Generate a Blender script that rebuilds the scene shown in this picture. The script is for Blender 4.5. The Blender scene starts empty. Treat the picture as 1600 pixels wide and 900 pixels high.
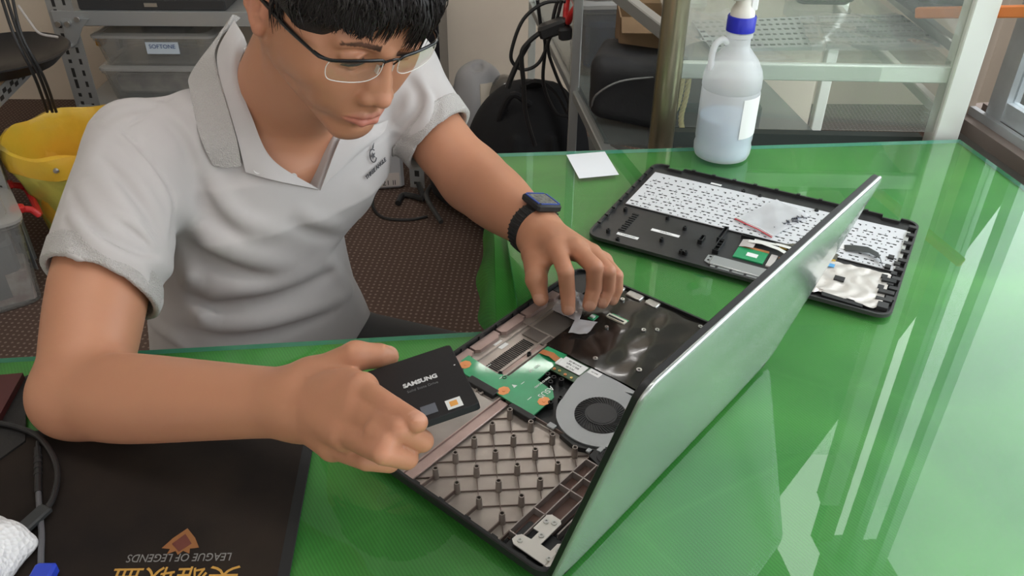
import bpy, math, random, os
import numpy as np
from mathutils import Vector, Matrix
random.seed(7); RNG = np.random.default_rng(5)
SC = bpy.context.scene
COL = SC.collection
# ---------------------------------------------------------------- camera frame (metres, desk glass top is z = 0)
CH, CP, CR, CF = .56, .5913, .006, 1308.
FW = np.array([0, math.cos(CP), -math.sin(CP)])
_r = np.array([1., 0, 0]); _u = np.cross(_r, FW)
RT = _r*math.cos(CR)+_u*math.sin(CR); UP = -_r*math.sin(CR)+_u*math.cos(CR)
CAM = np.array([0, 0, CH])
def ray(x, y): return FW+RT*(x-800)/CF-UP*(y-450)/CF
def U(x, y, d): return CAM+ray(x, y)*d
def Uz(x, y, z=0.):
    v = ray(x, y); return CAM+v*((z-CH)/v[2])
def Uy(x, y, Y):
    v = ray(x, y); return CAM+v*(Y/v[1])
def Ux(x, y, X):
    v = ray(x, y); return CAM+v*(X/v[0])
def dep(P): return float((np.array(P)-CAM)@FW)
def A(*a): return np.array(a, float)
def nrm(v):
    v = np.asarray(v, float); return v/(np.linalg.norm(v)+1e-12)
# ---------------------------------------------------------------- materials
MATS = {}
def mat(name, col, rough=.5, metal=0., spec=.5, alpha=1., trans=0., emit=None, estr=0., coat=0., coatr=.05,
        noise=None, bump=None, sheen=0., sss=0., ior=1.45, attr=None):
    """noise=(scale, amount, second colour)   bump=(kind, scale, strength, distance)"""
    if name in MATS: return MATS[name]
    m = bpy.data.materials.new(name); m.use_nodes = True; MATS[name] = m
    nt = m.node_tree; N = nt.nodes; Lk = nt.links; b = N['Principled BSDF']
    b.inputs['Base Color'].default_value = (*col, 1); b.inputs['Roughness'].default_value = rough
    b.inputs['Metallic'].default_value = metal; b.inputs['Specular IOR Level'].default_value = spec
    b.inputs['Alpha'].default_value = alpha; b.inputs['Transmission Weight'].default_value = trans
    b.inputs['Coat Weight'].default_value = coat; b.inputs['Coat Roughness'].default_value = coatr
    b.inputs['Sheen Weight'].default_value = sheen; b.inputs['IOR'].default_value = ior
    if sss:
        b.inputs['Subsurface Weight'].default_value = sss; b.inputs['Subsurface Radius'].default_value = (.012, .005, .003)
        b.inputs['Subsurface Scale'].default_value = .6
    if emit: b.inputs['Emission Color'].default_value = (*emit, 1); b.inputs['Emission Strength'].default_value = estr
    src = None
    if attr:
        a = N.new('ShaderNodeAttribute'); a.attribute_name = attr; src = a.outputs['Color']
    if noise or bump:
        tc = N.new('ShaderNodeTexCoord')
    if noise:
        n = N.new('ShaderNodeTexNoise'); n.inputs['Scale'].default_value = noise[0]; n.inputs['Detail'].default_value = 5
        Lk.new(tc.outputs['Object'], n.inputs['Vector'])
        r = N.new('ShaderNodeValToRGB'); r.color_ramp.elements[0].position = .35; r.color_ramp.elements[1].position = .65
        Lk.new(n.outputs['Fac'], r.inputs[0])
        mx = N.new('ShaderNodeMix'); mx.data_type = 'RGBA'
        mm = N.new('ShaderNodeMath'); mm.operation = 'MULTIPLY'; mm.inputs[1].default_value = noise[1]
        Lk.new(r.outputs['Color'], mm.inputs[0]); Lk.new(mm.outputs[0], mx.inputs['Factor'])
        if src: Lk.new(src, mx.inputs['A'])
        else: mx.inputs['A'].default_value = (*col, 1)
        mx.inputs['B'].default_value = (*noise[2], 1); src = mx.outputs['Result']
    if src: Lk.new(src, b.inputs['Base Color'])
    if bump:
        kind, sc, st, di = bump
        if kind == 'noise':
            n = N.new('ShaderNodeTexNoise'); n.inputs['Scale'].default_value = sc; n.inputs['Detail'].default_value = 4; o = n.outputs['Fac']
        elif kind == 'wave':
            n = N.new('ShaderNodeTexWave'); n.inputs['Scale'].default_value = sc; n.inputs['Distortion'].default_value = .6; o = n.outputs['Fac']
        else:
            n = N.new('ShaderNodeTexVoronoi'); n.inputs['Scale'].default_value = sc; o = n.outputs['Distance']
        Lk.new(tc.outputs['Object'], n.inputs['Vector'])
        bp = N.new('ShaderNodeBump'); bp.inputs['Strength'].default_value = st; bp.inputs['Distance'].default_value = di
        Lk.new(o, bp.inputs['Height']); Lk.new(bp.outputs[0], b.inputs['Normal'])
    return m
def glassy(name, tint=(.95, 1, .97), alpha=.06, rough=.02, refl=1., body=(.8, .85, .82), ior=1.45):
    """thin clear sheet: transparent body with a fresnel-weighted gloss and a faint milky film"""
    if name in MATS: return MATS[name]
    m = bpy.data.materials.new(name); m.use_nodes = True; MATS[name] = m
    nt = m.node_tree; N = nt.nodes; Lk = nt.links; N.clear()
    out = N.new('ShaderNodeOutputMaterial'); tr = N.new('ShaderNodeBsdfTransparent'); tr.inputs[0].default_value = (*tint, 1)
    df = N.new('ShaderNodeBsdfDiffuse'); df.inputs[0].default_value = (*body, 1)
    gl = N.new('ShaderNodeBsdfGlossy'); gl.inputs['Roughness'].default_value = rough; gl.inputs[0].default_value = (refl, refl, refl, 1)
    lw = N.new('ShaderNodeLayerWeight'); lw.inputs[0].default_value = .5
    pw = N.new('ShaderNodeMath'); pw.operation = 'POWER'; pw.inputs[1].default_value = 4.5; Lk.new(lw.outputs['Facing'], pw.inputs[0])
    fr = N.new('ShaderNodeMath'); fr.operation = 'MULTIPLY_ADD'; f0 = ((ior-1)/(ior+1))**2; fr.inputs[1].default_value = 1-f0; fr.inputs[2].default_value = f0; Lk.new(pw.outputs[0], fr.inputs[0])
    m1 = N.new('ShaderNodeMixShader'); m1.inputs[0].default_value = alpha
    Lk.new(tr.outputs[0], m1.inputs[1]); Lk.new(df.outputs[0], m1.inputs[2])
    m2 = N.new('ShaderNodeMixShader'); Lk.new(fr.outputs[0], m2.inputs[0]); Lk.new(m1.outputs[0], m2.inputs[1]); Lk.new(gl.outputs[0], m2.inputs[2])
    Lk.new(m2.outputs[0], out.inputs[0]); return m
# ---------------------------------------------------------------- objects
def mesh_obj(name, V, F, m, parent=None, smooth=True, auto=None):
    me = bpy.data.meshes.new(name)
    V = np.asarray(V, float)
    org = np.zeros(3)
    if parent is None and len(V):
        org = np.array([(V[:, 0].min()+V[:, 0].max())/2, (V[:, 1].min()+V[:, 1].max())/2, V[:, 2].min()])
    me.from_pydata((V-org).tolist(), [], [tuple(int(i) for i in f) for f in F])
    me.update()
    if m is not None:
        for q in (m if isinstance(m, (list, tuple)) else [m]): me.materials.append(q)
    if smooth:
        me.polygons.foreach_set('use_smooth', [True]*len(me.polygons))
        if auto is not None:
            try: me.set_sharp_from_angle(angle=auto)
            except Exception: pass
    o = bpy.data.objects.new(name, me); COL.objects.link(o)
    if parent is not None:
        o.parent = parent
        o.matrix_parent_inverse = Matrix.Identity(4)
        # parts are given in world space: bring them into the parent's frame
        M = world_of(parent).inverted()
        me.transform(M)
        d = parent
    else:
        o.location = org.tolist()
    return o
def world_of(o):
    M = Matrix.LocRotScale(o.location, o.rotation_euler, o.scale)
    return (world_of(o.parent) @ M) if o.parent is not None else M
def tag(o, label, cat=None, group=None, kind=None):
    if label: o['label'] = label
    if cat: o['category'] = cat
    if group: o['group'] = group
    if kind: o['kind'] = kind
    return o
def thing(name, loc, label, cat, group=None):
    o = bpy.data.objects.new(name, None); COL.objects.link(o); o.location = tuple(float(c) for c in loc); o.empty_display_size = .02
    return tag(o, label, cat, group)
class MB:
    """collects shapes given in world metres, builds ONE mesh"""
    def __init__(s): s.V = []; s.F = []; s.n = 0; s.M = []; s.mi = 0
    def add(s, V, F):
        V = np.asarray(V, float).reshape(-1, 3); s.V.append(V); s.F += [tuple(i+s.n for i in f) for f in F]; s.M += [s.mi]*len(F); s.n += len(V); return s
    def frame(s, c, u, v, w, hx, hy, hz, bev=0.):
        """box: centre, three unit axes and half sizes"""
        c = np.asarray(c, float); u, v, w = nrm(u), nrm(v), nrm(w)
        if bev <= 0:
            P = [c+u*a*hx+v*b*hy+w*d*hz for d in (-1, 1) for a, b in ((-1, -1), (1, -1), (1, 1), (-1, 1))]
            return s.add(P, [(3, 2, 1, 0), (4, 5, 6, 7), (0, 1, 5, 4), (1, 2, 6, 5), (2, 3, 7, 6), (3, 0, 4, 7)])
        b = min(bev, hx*.49, hy*.49, hz*.49)
        rings = []
        for dz, ins in ((-hz, b), (-hz+b, 0), (hz-b, 0), (hz, b)):
            X, Y = hx-ins, hy-ins; c2 = b
            q = [(-X+c2, -Y), (X-c2, -Y), (X, -Y+c2), (X, Y-c2), (X-c2, Y), (-X+c2, Y), (-X, Y-c2), (-X, -Y+c2)]
            rings.append([c+u*x+v*y+w*dz for x, y in q])
        V = [p for r in rings for p in r]; F = [tuple(range(7, -1, -1)), tuple(range(24, 32))]
        for k in range(3):
            for i in range(8): F.append((k*8+i, k*8+(i+1) % 8, (k+1)*8+(i+1) % 8, (k+1)*8+i))
        return s.add(V, F)
    def box(s, x0, y0, z0, x1, y1, z1, bev=0.):
        return s.frame(((x0+x1)/2, (y0+y1)/2, (z0+z1)/2), (1, 0, 0), (0, 1, 0), (0, 0, 1), abs(x1-x0)/2, abs(y1-y0)/2, abs(z1-z0)/2, bev)
    def bar(s, a, b, w, h, up=(0, 0, 1), bev=0.):
        a, b = np.asarray(a, float), np.asarray(b, float); d = nrm(b-a); r = nrm(np.cross(d, up)); q = np.cross(r, d)
        return s.frame((a+b)/2, r, d, q, w/2, np.linalg.norm(b-a)/2, h/2, bev)
    def prism(s, P, off):
        """P: planar polygon of 3-D points, extruded by vector off"""
        P = [np.asarray(p, float) for p in P]; n = len(P); off = np.asarray(off, float)
        nn = sum(np.cross(P[i]-P[0], P[(i+1) % n]-P[0]) for i in range(1, n-1))
        if nn@off < 0: P = P[::-1]
        return s.add(P+[p+off for p in P], [tuple(range(n-1, -1, -1)), tuple(range(n, 2*n))]+[(i, (i+1) % n, n+(i+1) % n, n+i) for i in range(n)])
    def tube(s, pts, r, n=8, cap=True, closed=False):
        pts = [np.asarray(p, float) for p in pts]; m = len(pts); R = r if hasattr(r, '__len__') else [r]*m
        V = []; prev = None
        for i, p in enumerate(pts):
            t = nrm((pts[(i+1) % m]-pts[i-1]) if closed else (pts[min(i+1, m-1)]-pts[max(i-1, 0)]))
            if prev is None: a = np.cross(t, (0, 0, 1)) if abs(t[2]) < .9 else np.cross(t, (1, 0, 0))
            else: a = prev-t*(prev@t)
            a = nrm(a); prev = a; b = np.cross(t, a)
            V += [p+(a*math.cos(q)+b*math.sin(q))*R[i] for q in [2*math.pi*k/n for k in range(n)]]
        F = []
        for i in range(m if closed else m-1):
            j = (i+1) % m
            F += [(i*n+k, i*n+(k+1) % n, j*n+(k+1) % n, j*n+k) for k in range(n)]
        if cap and not closed: F += [tuple(range(n-1, -1, -1)), tuple((m-1)*n+k for k in range(n))]
        return s.add(V, F)
    def lathe(s, c, prof, n=32, axis=(0, 0, 1), ref=(1, 0, 0), sx=1., sy=1.):
        """prof: list of (radius, height)"""
        c = np.asarray(c, float); w = nrm(axis); u = nrm(np.asarray(ref, float)-w*(w@np.asarray(ref, float))); v = np.cross(w, u)
        V = []
        for r, h in prof:
            V += [c+w*h+u*math.cos(2*math.pi*k/n)*r*sx+v*math.sin(2*math.pi*k/n)*r*sy for k in range(n)]
        F = [(i*n+k, i*n+(k+1) % n, (i+1)*n+(k+1) % n, (i+1)*n+k) for i in range(len(prof)-1) for k in range(n)]
        if prof[0][0] > 1e-6: F.append(tuple(range(n-1, -1, -1)))
        if prof[-1][0] > 1e-6: F.append(tuple((len(prof)-1)*n+k for k in range(n)))
        return s.add(V, F)
    def sheet(s, G, th, n=None):
        """G: grid [rows][cols] of 3-D points -> solid sheet of thickness th"""
        G = np.asarray(G, float); a, b = G.shape[:2]
        du = np.gradient(G, axis=0); dv = np.gradient(G, axis=1); N = np.cross(du, dv); N /= np.linalg.norm(N, axis=2, keepdims=True)+1e-12
        T = G+N*th/2; B = G-N*th/2; V = np.concatenate([T.reshape(-1, 3), B.reshape(-1, 3)]); o = a*b; F = []
        for i in range(a-1):
            for j in range(b-1):
                p, q, r, t = i*b+j, (i+1)*b+j, (i+1)*b+j+1, i*b+j+1
                F += [(p, q, r, t), (o+t, o+r, o+q, o+p)]
        E = [(i*b, (i+1)*b) for i in range(a-1)]+[((a-1)*b+j, (a-1)*b+j+1) for j in range(b-1)]+[(i*b+b-1, (i-1)*b+b-1) for i in range(a-1, 0, -1)]+[(j, j-1) for j in range(b-1, 0, -1)]
        F += [(x, o+x, o+y, y) for x, y in E]
        return s.add(V, F)
    def build(s, name, m, parent=None, smooth=True, auto=.6):
        V = np.concatenate(s.V) if s.V else np.zeros((0, 3))
        o = mesh_obj(name, V, s.F, m, parent, smooth, auto)
        if isinstance(m, (list, tuple)): o.data.polygons.foreach_set('material_index', s.M)
        return o
def resample(P, n):
    """Catmull-Rom through the points, n samples per segment"""
    P = [np.asarray(p, float) for p in P]; out = []
    Q = [2*P[0]-P[1]]+P+[2*P[-1]-P[-2]]
    for i in range(1, len(Q)-2):
        for k in range(n):
            t = k/n; a, b, c, d = Q[i-1], Q[i], Q[i+1], Q[i+2]
            out.append(.5*((2*b)+(c-a)*t+(2*a-5*b+4*c-d)*t*t+(3*b-a-3*c+d)*t**3))
    out.append(P[-1]); return out
def text_obj(name, txt, size, m, parent, origin, xdir, ydir, depth=.0002, align='CENTER', squash=1., bold=0.):
    """flat lettering: origin and directions in world space, converted to a mesh part"""
    cu = bpy.data.curves.new(name, 'FONT'); cu.body = txt; cu.size = size; cu.align_x = align; cu.align_y = 'CENTER'; cu.extrude = depth; cu.offset = bold; cu.resolution_u = 3
    tmp = bpy.data.objects.new(name+'_tmp', cu); COL.objects.link(tmp)
    dg = bpy.context.evaluated_depsgraph_get(); dg.update()
    me = bpy.data.meshes.new_from_object(tmp.evaluated_get(dg))
    V = np.array([v.co[:] for v in me.vertices]).reshape(-1, 3); F = [tuple(p.vertices) for p in me.polygons]
    bpy.data.objects.remove(tmp); bpy.data.curves.remove(cu); bpy.data.meshes.remove(me)
    x = nrm(xdir); y = nrm(np.asarray(ydir, float)-x*(x@np.asarray(ydir, float))); z = np.cross(x, y)
    W = np.asarray(origin, float)+V[:, :1]*x*squash+V[:, 1:2]*y+V[:, 2:3]*z
    return mesh_obj(name, W, F, m, parent, smooth=False)
# ---------------------------------------------------------------- signed distance modelling
def prim(f, c, r): return (f, np.asarray(c, float), float(r))
def rc(a, b, ra, rb):
    a, b = np.asarray(a, float), np.asarray(b, float); ab = b-a; L = ab@ab+1e-12
    def f(P):
        q = P-a; t = np.clip((q@ab)/L, 0, 1); return np.linalg.norm(q-t[:, None]*ab, axis=1)-(ra+(rb-ra)*t)
    return prim(f, (a+b)/2, math.sqrt(L)/2+max(ra, rb))
def frc(a, b, ra, rb, flat, ratio):
    """round cone flattened along direction flat"""
    a, b = np.asarray(a, float), np.asarray(b, float); n = nrm(flat); s = 1/ratio-1
    def T(P): return P+np.outer(P@n, n)*s
    A2, B2 = T(a[None])[0], T(b[None])[0]; g = rc(A2, B2, ra, rb)[0]
    return prim(lambda P: g(T(P))*ratio**.5, (a+b)/2, np.linalg.norm(b-a)/2+max(ra, rb))
def ell(c, r, R=None):
    c, r = np.asarray(c, float), np.asarray(r, float)
    def f(P):
        q = P-c
        if R is not None: q = q@R
        k0 = np.linalg.norm(q/r, axis=1); k1 = np.linalg.norm(q/r**2, axis=1)+1e-9
        return k0*(k0-1)/k1
    return prim(f, c, r.max())
def smin(a, b, k):
    if k <= 0: return np.minimum(a, b)
    h = np.maximum(k-np.abs(a-b), 0)/k; return np.minimum(a, b)-h*h*k*.25
def smax(a, b, k): return -smin(-a, -b, k)
class Sdf:
    def __init__(s): s.ops = []
    def add(s, p, k=.006): s.ops.append(('+', p, k)); return s
    def sub(s, p, k=.004): s.ops.append(('-', p, k)); return s
    def cap(s, p, k=.003): s.ops.append(('&', p, k)); return s
    def chain(s, pts, k=.006):
        for (a, ra), (b, rb) in zip(pts[:-1], pts[1:]): s.add(rc(a, b, ra, rb), k)
        return s
    def __call__(s, P):
        d = np.full(len(P), 1.)
        lo, hi = P.min(0), P.max(0); bc = (lo+hi)/2; br = np.linalg.norm(hi-lo)/2
        for op, (f, c, r), k in s.ops:
            if r < 5:
                g = bc-c
                if g@g > (r+br+.035)**2: continue
                m = np.einsum('ij,ij->i', P-c, P-c) < (r+.035)**2
                if not m.any(): continue
            else: m = slice(None)
            v = f(P[m]); e = d[m]
            d[m] = smin(e, v, k) if op == '+' else (smax(e, -v, k) if op == '-' else smax(e, v, k))
        return d
    def prim(s):
        cs = np.array([p[1] for o, p, k in s.ops if o == '+']); rs = np.array([p[2] for o, p, k in s.ops if o == '+'])
        lo = (cs-rs[:, None]).min(0); hi = (cs+rs[:, None]).max(0)
        return prim(s, (lo+hi)/2, np.linalg.norm(hi-lo)/2)
def polygonise(sdf, lo, hi, h, n=8, pad=1.7):
    lo, hi = np.asarray(lo, float), np.asarray(hi, float); B = h*n
    nb = np.ceil((hi-lo)/B).astype(int)
    gi = np.stack(np.meshgrid(*[np.arange(k) for k in nb], indexing='ij'), -1).reshape(-1, 3)
    gi = gi[np.lexsort((gi[:, 2]//8, gi[:, 1]//8, gi[:, 0]//8))]
    d = np.concatenate([sdf(lo+(c+.5)*B) for c in np.array_split(gi, max(1, len(gi)//2000))])
    act = gi[np.abs(d) < B*.87*pad]
    off = np.stack(np.meshgrid(*[np.arange(n+1)]*3, indexing='ij'), -1).reshape(-1, 3)
    NY, NZ = int(nb[1]*n+2), int(nb[2]*n+2)
    key = lambda q: (q[..., 0].astype(np.int64)*NY+q[..., 1])*NZ+q[..., 2]
    VK, VP, QD = [], [], []
    step = 48
    # sort the blocks so that a batch is compact (lets primitives be culled)
    act = act[np.lexsort((act[:, 2]//3, act[:, 1]//3, act[:, 0]//3))]
    for s0 in range(0, len(act), step):
        bl = act[s0:s0+step]; nodes = bl[:, None, :]*n+off[None]
        P = (lo+nodes*h).reshape(-1, 3); D = sdf(P).reshape(len(bl), n+1, n+1, n+1)
        c = [D[:, i:n+i, j:n+j, k:n+k] for i in (0, 1) for j in (0, 1) for k in (0, 1)]
        ins = [q < 0 for q in c]; tot = sum(q.astype(int) for q in ins); cross = (tot > 0) & (tot < 8)
        b, i, j, k = np.nonzero(cross)
        if len(b) == 0: continue
        val = np.stack([q[b, i, j, k] for q in c], -1)
        cor = np.array([(x, y, z) for x in (0, 1) for y in (0, 1) for z in (0, 1)], float)
        acc = np.zeros((len(b), 3)); cnt = np.zeros(len(b))
        for p, q in [(0, 4), (1, 5), (2, 6), (3, 7), (0, 2), (1, 3), (4, 6), (5, 7), (0, 1), (2, 3), (4, 5), (6, 7)]:
            a_, b_ = val[:, p], val[:, q]; m = (a_ < 0) != (b_ < 0); t = np.where(m, a_/(a_-b_+1e-20), 0)
            acc += np.where(m[:, None], cor[p]+(cor[q]-cor[p])*t[:, None], 0); cnt += m
        cell = bl[b]*n+np.stack([i, j, k], -1)
        VK.append(key(cell)); VP.append(lo+(cell+acc/cnt[:, None])*h)
        for ax in range(3):
            e = [0, 0, 0]; e[ax] = 1
            d0 = D[:, :n, :n, :n]; d1 = D[:, e[0]:n+e[0], e[1]:n+e[1], e[2]:n+e[2]]
            b2, i2, j2, k2 = np.nonzero((d0 < 0) != (d1 < 0)); g = bl[b2]*n+np.stack([i2, j2, k2], -1)
            if len(g) == 0: continue
            u_, v_ = (ax+1) % 3, (ax+2) % 3; eu = np.zeros(3, int); eu[u_] = 1; ev = np.zeros(3, int); ev[v_] = 1
            q = np.stack([key(g-eu-ev), key(g-ev), key(g), key(g-eu)], -1)
            neg = d0[b2, i2, j2, k2] < 0; q[~neg] = q[~neg][:, ::-1]; QD.append(q)
    VK = np.concatenate(VK); VP = np.concatenate(VP); VK, ix = np.unique(VK, return_index=True); VP = VP[ix]
    Q = np.concatenate(QD); pos = np.clip(np.searchsorted(VK, Q), 0, len(VK)-1); ok = (VK[pos] == Q).all(1); Fq = pos[ok]
    # one relaxation step towards neighbours, then back onto the surface
    for _ in range(2):
        acc = np.zeros_like(VP); cnt = np.zeros(len(VP))
        for a_, b_ in ((0, 1), (1, 2), (2, 3), (3, 0)):
            np.add.at(acc, Fq[:, a_], VP[Fq[:, b_]]); np.add.at(cnt, Fq[:, a_], 1)
        m = cnt > 0; VP[m] = VP[m]*.5+.5*acc[m]/cnt[m][:, None]
    e = h*.5
    for _ in range(1):
        ck = np.floor(VP/.05).astype(int); od = np.lexsort((ck[:, 2], ck[:, 1], ck[:, 0])); d = np.empty(len(VP)); g = np.empty((len(VP), 3))
        for ix in np.array_split(od, max(1, len(od)//4000)):
            Q = VP[ix]; d[ix] = sdf(Q)
            for i in range(3): g[ix, i] = (sdf(Q+np.eye(3)[i]*e)-d[ix])/e
        gg = (g*g).sum(1)+1e-6; stp = np.clip(d/gg, -h, h); VP = VP-g*stp[:, None]
    return VP, Fq
def grad(sdf, P, e=.001):
    d = sdf(P); g = np.stack([(sdf(P+np.eye(3)[i]*e)-d)/e for i in range(3)], 1); return g/(np.linalg.norm(g, axis=1, keepdims=True)+1e-9)
def hit(sdf, x, y, d0=.4, d1=1.6, back=None):
    """where the view line through a point of the picture meets the modelled surface"""
    v = ray(x, y); t = np.arange(d0, d1, .004); D = sdf(CAM+t[:, None]*v)
    i = np.argmax(D < 0)
    if not (D < 0).any(): return U(x, y, back if back else t[np.argmin(D)])
    a, b = t[max(i-1, 0)], t[i]
    for _ in range(14):
        c = (a+b)/2
        if sdf((CAM+c*v)[None])[0] < 0: b = c
        else: a = c
    return CAM+(a+b)/2*v
def colour_attr(o, C, name='tint'):
    at = o.data.color_attributes.new(name, 'FLOAT_COLOR', 'POINT')
    at.data.foreach_set('color', np.concatenate([C, np.ones((len(C), 1))], 1).astype(np.float32).ravel())

# ================================================================ PERSON
HE = A(-.128, .805, .293)                                   # between the eyes
HR = np.array([[-.702, .605, .377], [-.708, -.652, -.272], [.081, -.457, .886]])   # columns: his right, forward, up
HR, _ = np.linalg.qr(HR); HR = HR*np.sign(np.diag(HR.T@np.array([[-.702, .605, .377], [-.708, -.652, -.272], [.081, -.457, .886]])))
def Hd(x, y, z): return HE+HR@(A(x, y, z)/1000)
def hrc(a, b, ra, rb): return rc(Hd(*a), Hd(*b), ra/1000, rb/1000)
def hell(c, r): return ell(Hd(*c), A(*r)/1000, HR)
head = Sdf()
head.add(hell((0, -90, 36), (76, 98, 86)), 0)
head.add(hell((0, -48, -18), (62, 52, 72)), .02)
for s in (1, -1):
    head.add(hrc((s*50, -74, -58), (s*14, -12, -101), 15, 14), .022)
    head.add(hell((s*30, -26, -48), (29, 27, 34)), .014)
    head.add(hell((s*46, -26, -26), (18, 20, 16)), .022)
    head.add(hrc((s*14, 1, 18), (s*44, -11, 17), 7, 7), .010)
    head.add(hell((s*60, -60, -10), (14, 40, 40)), .02)
head.add(hell((0, -9, -100), (17, 15, 15)), .014)
for s in (1, -1): head.sub(hell((s*32, 8, 0), (17, 15, 11)), .010)
for s in (1, -1):
    head.add(hell((s*32, -12.5, -1), (14.5, 14.5, 14)), .003)
    head.add(hrc((s*19, -2.6, 5), (s*33, 1.5, 3.5), 2.0, 2.4), .003); head.add(hrc((s*33, 1.5, 3.5), (s*45, -5, 1), 2.4, 1.8), .003)
    head.add(hrc((s*19, -2.4, -6), (s*33, 0, -9), 1.6, 2.2), .004); head.add(hrc((s*33, 0, -9), (s*44, -6, -6), 2.2, 1.6), .004)
head.add(hrc((0, 4, 6), (0, 17, -36), 6, 8.4), .011)
head.add(hell((0, 19, -41), (9.6, 10, 9)), .006)
for s in (1, -1): head.add(hell((s*8, 7, -34), (8, 9, 15)), .008); head.add(hell((s*12.5, 9.5, -45), (7.6, 9.5, 7.4)), .007)
head.add(hrc((0, 12, -50), (0, 8, -58), 5, 5), .005)
for s in (1, -1): head.sub(hell((s*6.6, 12, -54.5), (3.0, 4.6, 3.0)), .002)
head.add(hell((0, -8, -70.0), (30, 19, 24)), .014)
for s in (1, -1):
    head.add(hrc((s*24, 2, -73.0), (s*9, 11, -69.0), 2.2, 3.6), .004); head.add(hrc((s*9, 11, -69.0), (0, 12, -70.0), 3.6, 3.2), .003)
    head.add(hrc((s*22, 2.5, -75.0), (s*8, 10.5, -79.0), 2.2, 4.4), .004)
head.add(hrc((-8, 10.5, -79.0), (8, 10.5, -79.0), 4.6, 4.6), .003)
for s in (1, -1): head.sub(hrc((s*26, 3.5, -73.3), (s*10, 13.6, -73.6), .9, 1.0), .0022)
head.sub(hrc((-10, 13.6, -73.6), (10, 13.6, -73.6), 1.0, 1.0), .0022)
head.sub(hrc((-9, 9.5, -88.0), (9, 9.5, -88.0), 3, 3), .006)
for s in (1, -1):                                                     # ears
    head.add(hell((s*75, -97, -6), (7, 16, 27)), .004)
    rim = [(74, -84, 6), (80, -86, 20), (84, -98, 26), (86, -111, 18), (85, -114, 2), (82, -108, -14), (79, -100, -26), (77, -92, -32), (75, -88, -26)]
    for a, b in zip(rim[:-1], rim[1:]): head.add(hrc((s*a[0], a[1], a[2]), (s*b[0], b[1], b[2]), 3.4, 3.4), .003)
    head.add(hell((s*77, -92, -29), (5, 7, 8)), .004)
    head.sub(hell((s*86, -98, -3), (8.5, 8.5, 14)), .004)
    head.add(hrc((s*77, -86, -4), (s*78, -86, -12), 3.4, 3.4), .003)
# ---- neck and trunk
SR = A(-.42, .87, .155); SL = A(-.163, 1.115, .17)
TW = nrm(SL-SR); TW[2] = 0; TW = nrm(TW); TF = nrm(np.cross(TW, (0, 0, 1)))      # towards his left; the way the chest faces
NB = A(-.285, .965, .185)
NOT = (SR+SL)/2+TF*.075+A(.0, 0, .0)
ST = [(-.34, -.375, 1.02, .165, .125), (-.20, -.367, .99, .154, .118), (-.10, -.357, .955, .131, .107), (0., -.345, .937, .115, .100), (.07, -.307, .960, .146, .108), (.125, -.292, .972, .140, .092), (.165, -.288, .978, .095, .066), (.20, -.284, .975, .055, .055)]
STA = np.array(ST)
def loft(off):
    def f(P):
        z = P[:, 2]; q = [np.interp(z, STA[:, 0], STA[:, i]) for i in (1, 2, 3, 4)]
        dx = P[:, 0]-q[0]; dy = P[:, 1]-q[1]; w = dx*TW[0]+dy*TW[1]; g = dx*TF[0]+dy*TF[1]
        k = (np.abs(w/q[2])**2.3+np.abs(g/q[3])**2.3)**(1/2.3); d = (k-1)*np.minimum(q[2], q[3])
        return np.maximum(d*.85, np.maximum(z-.20, -.34-z))-off
    return prim(f, (-.33, .97, -.07), .40)
neck = Sdf().add(rc(Hd(0, -98, -40), NB-A(0, 0, .01), .054, .060), 0).add(rc(Hd(0, -60, -88), NOT+A(-.02, .02, .0), .026, .03), .03)
for s in (1, -1): neck.add(rc(Hd(s*62, -100, -38), NOT+TW*(-s)*.012+A(0, 0, .004), .011, .009), .012)
neck.add(ell(Hd(0, -52, -112), (.011, .011, .014)), .012)
body = Sdf()
body.add(head.prim(), 0)
body.add(neck.prim(), .016)
_lf = loft(0.)
body.add(prim(lambda P: _lf[0](P)+np.interp(P[:, 2], [.05, .12], [.020, .006]), _lf[1], _lf[2]), .03)
for S_, s in ((SR, -1), (SL, 1)):
    body.add(rc(NB-A(0, 0, .030), S_, .043, .042), .03)
    body.add(rc(NOT+TW*s*.02-A(0, 0, .006), S_+TF*.03, .010, .010), .012)      # collar bone
# right arm
ER = U(119, 620, .79); WR = U(470, 630, .672)
fm = lambda a, b, t: a+(b-a)*t
def limb(pts, n=4):
    """continuous tapering limb through (point, radius) pairs"""
    Q = np.array(resample([np.r_[p, r] for p, r in pts], n)); P3 = Q[:, :3]; c = (P3.min(0)+P3.max(0))/2
    def f(P):
        ds = []; rs = []
        for a, b in zip(Q[:-1], Q[1:]):
            ab = b[:3]-a[:3]; q = P-a[:3]; t = np.clip((q@ab)/(ab@ab+1e-12), 0, 1); ds.append(np.linalg.norm(q-t[:, None]*ab, axis=1)); rs.append(a[3]+(b[3]-a[3])*t)
        ds = np.array(ds); rs = np.array(rs); dm = ds.min(0); w = np.exp(-(ds-dm)/.004); W = w.sum(0)
        return dm-(rs*w).sum(0)/W
    return prim(f, c, np.linalg.norm(P3-c, axis=1).max()+Q[:, 3].max())
armR = Sdf()
armR.add(limb([(SR, .042), (fm(SR, ER, .5)+A(-.007, 0, 0), .0485), (fm(SR, ER, .85), .044), (ER+A(.004, .012, .004), .040)]), 0)
armR.add(ell(ER+A(-.002, .004, .0), (.040, .040, .036)), .012)
armR.add(limb([(ER, .036), (fm(ER, WR, .14)+A(0, 0, .0), .0405), (fm(ER, WR, .30), .0405), (fm(ER, WR, .66), .0335), (fm(ER, WR, .86), .0295), (WR, .0285)]), .02)
EL = U(738, 279, 1.10); WL = U(840, 362, .985)
armL = Sdf()
armL.add(limb([(SL, .040), (fm(SL, EL, .6)+A(-.004, 0, -.006), .042), (EL, .040)]), 0)
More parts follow.
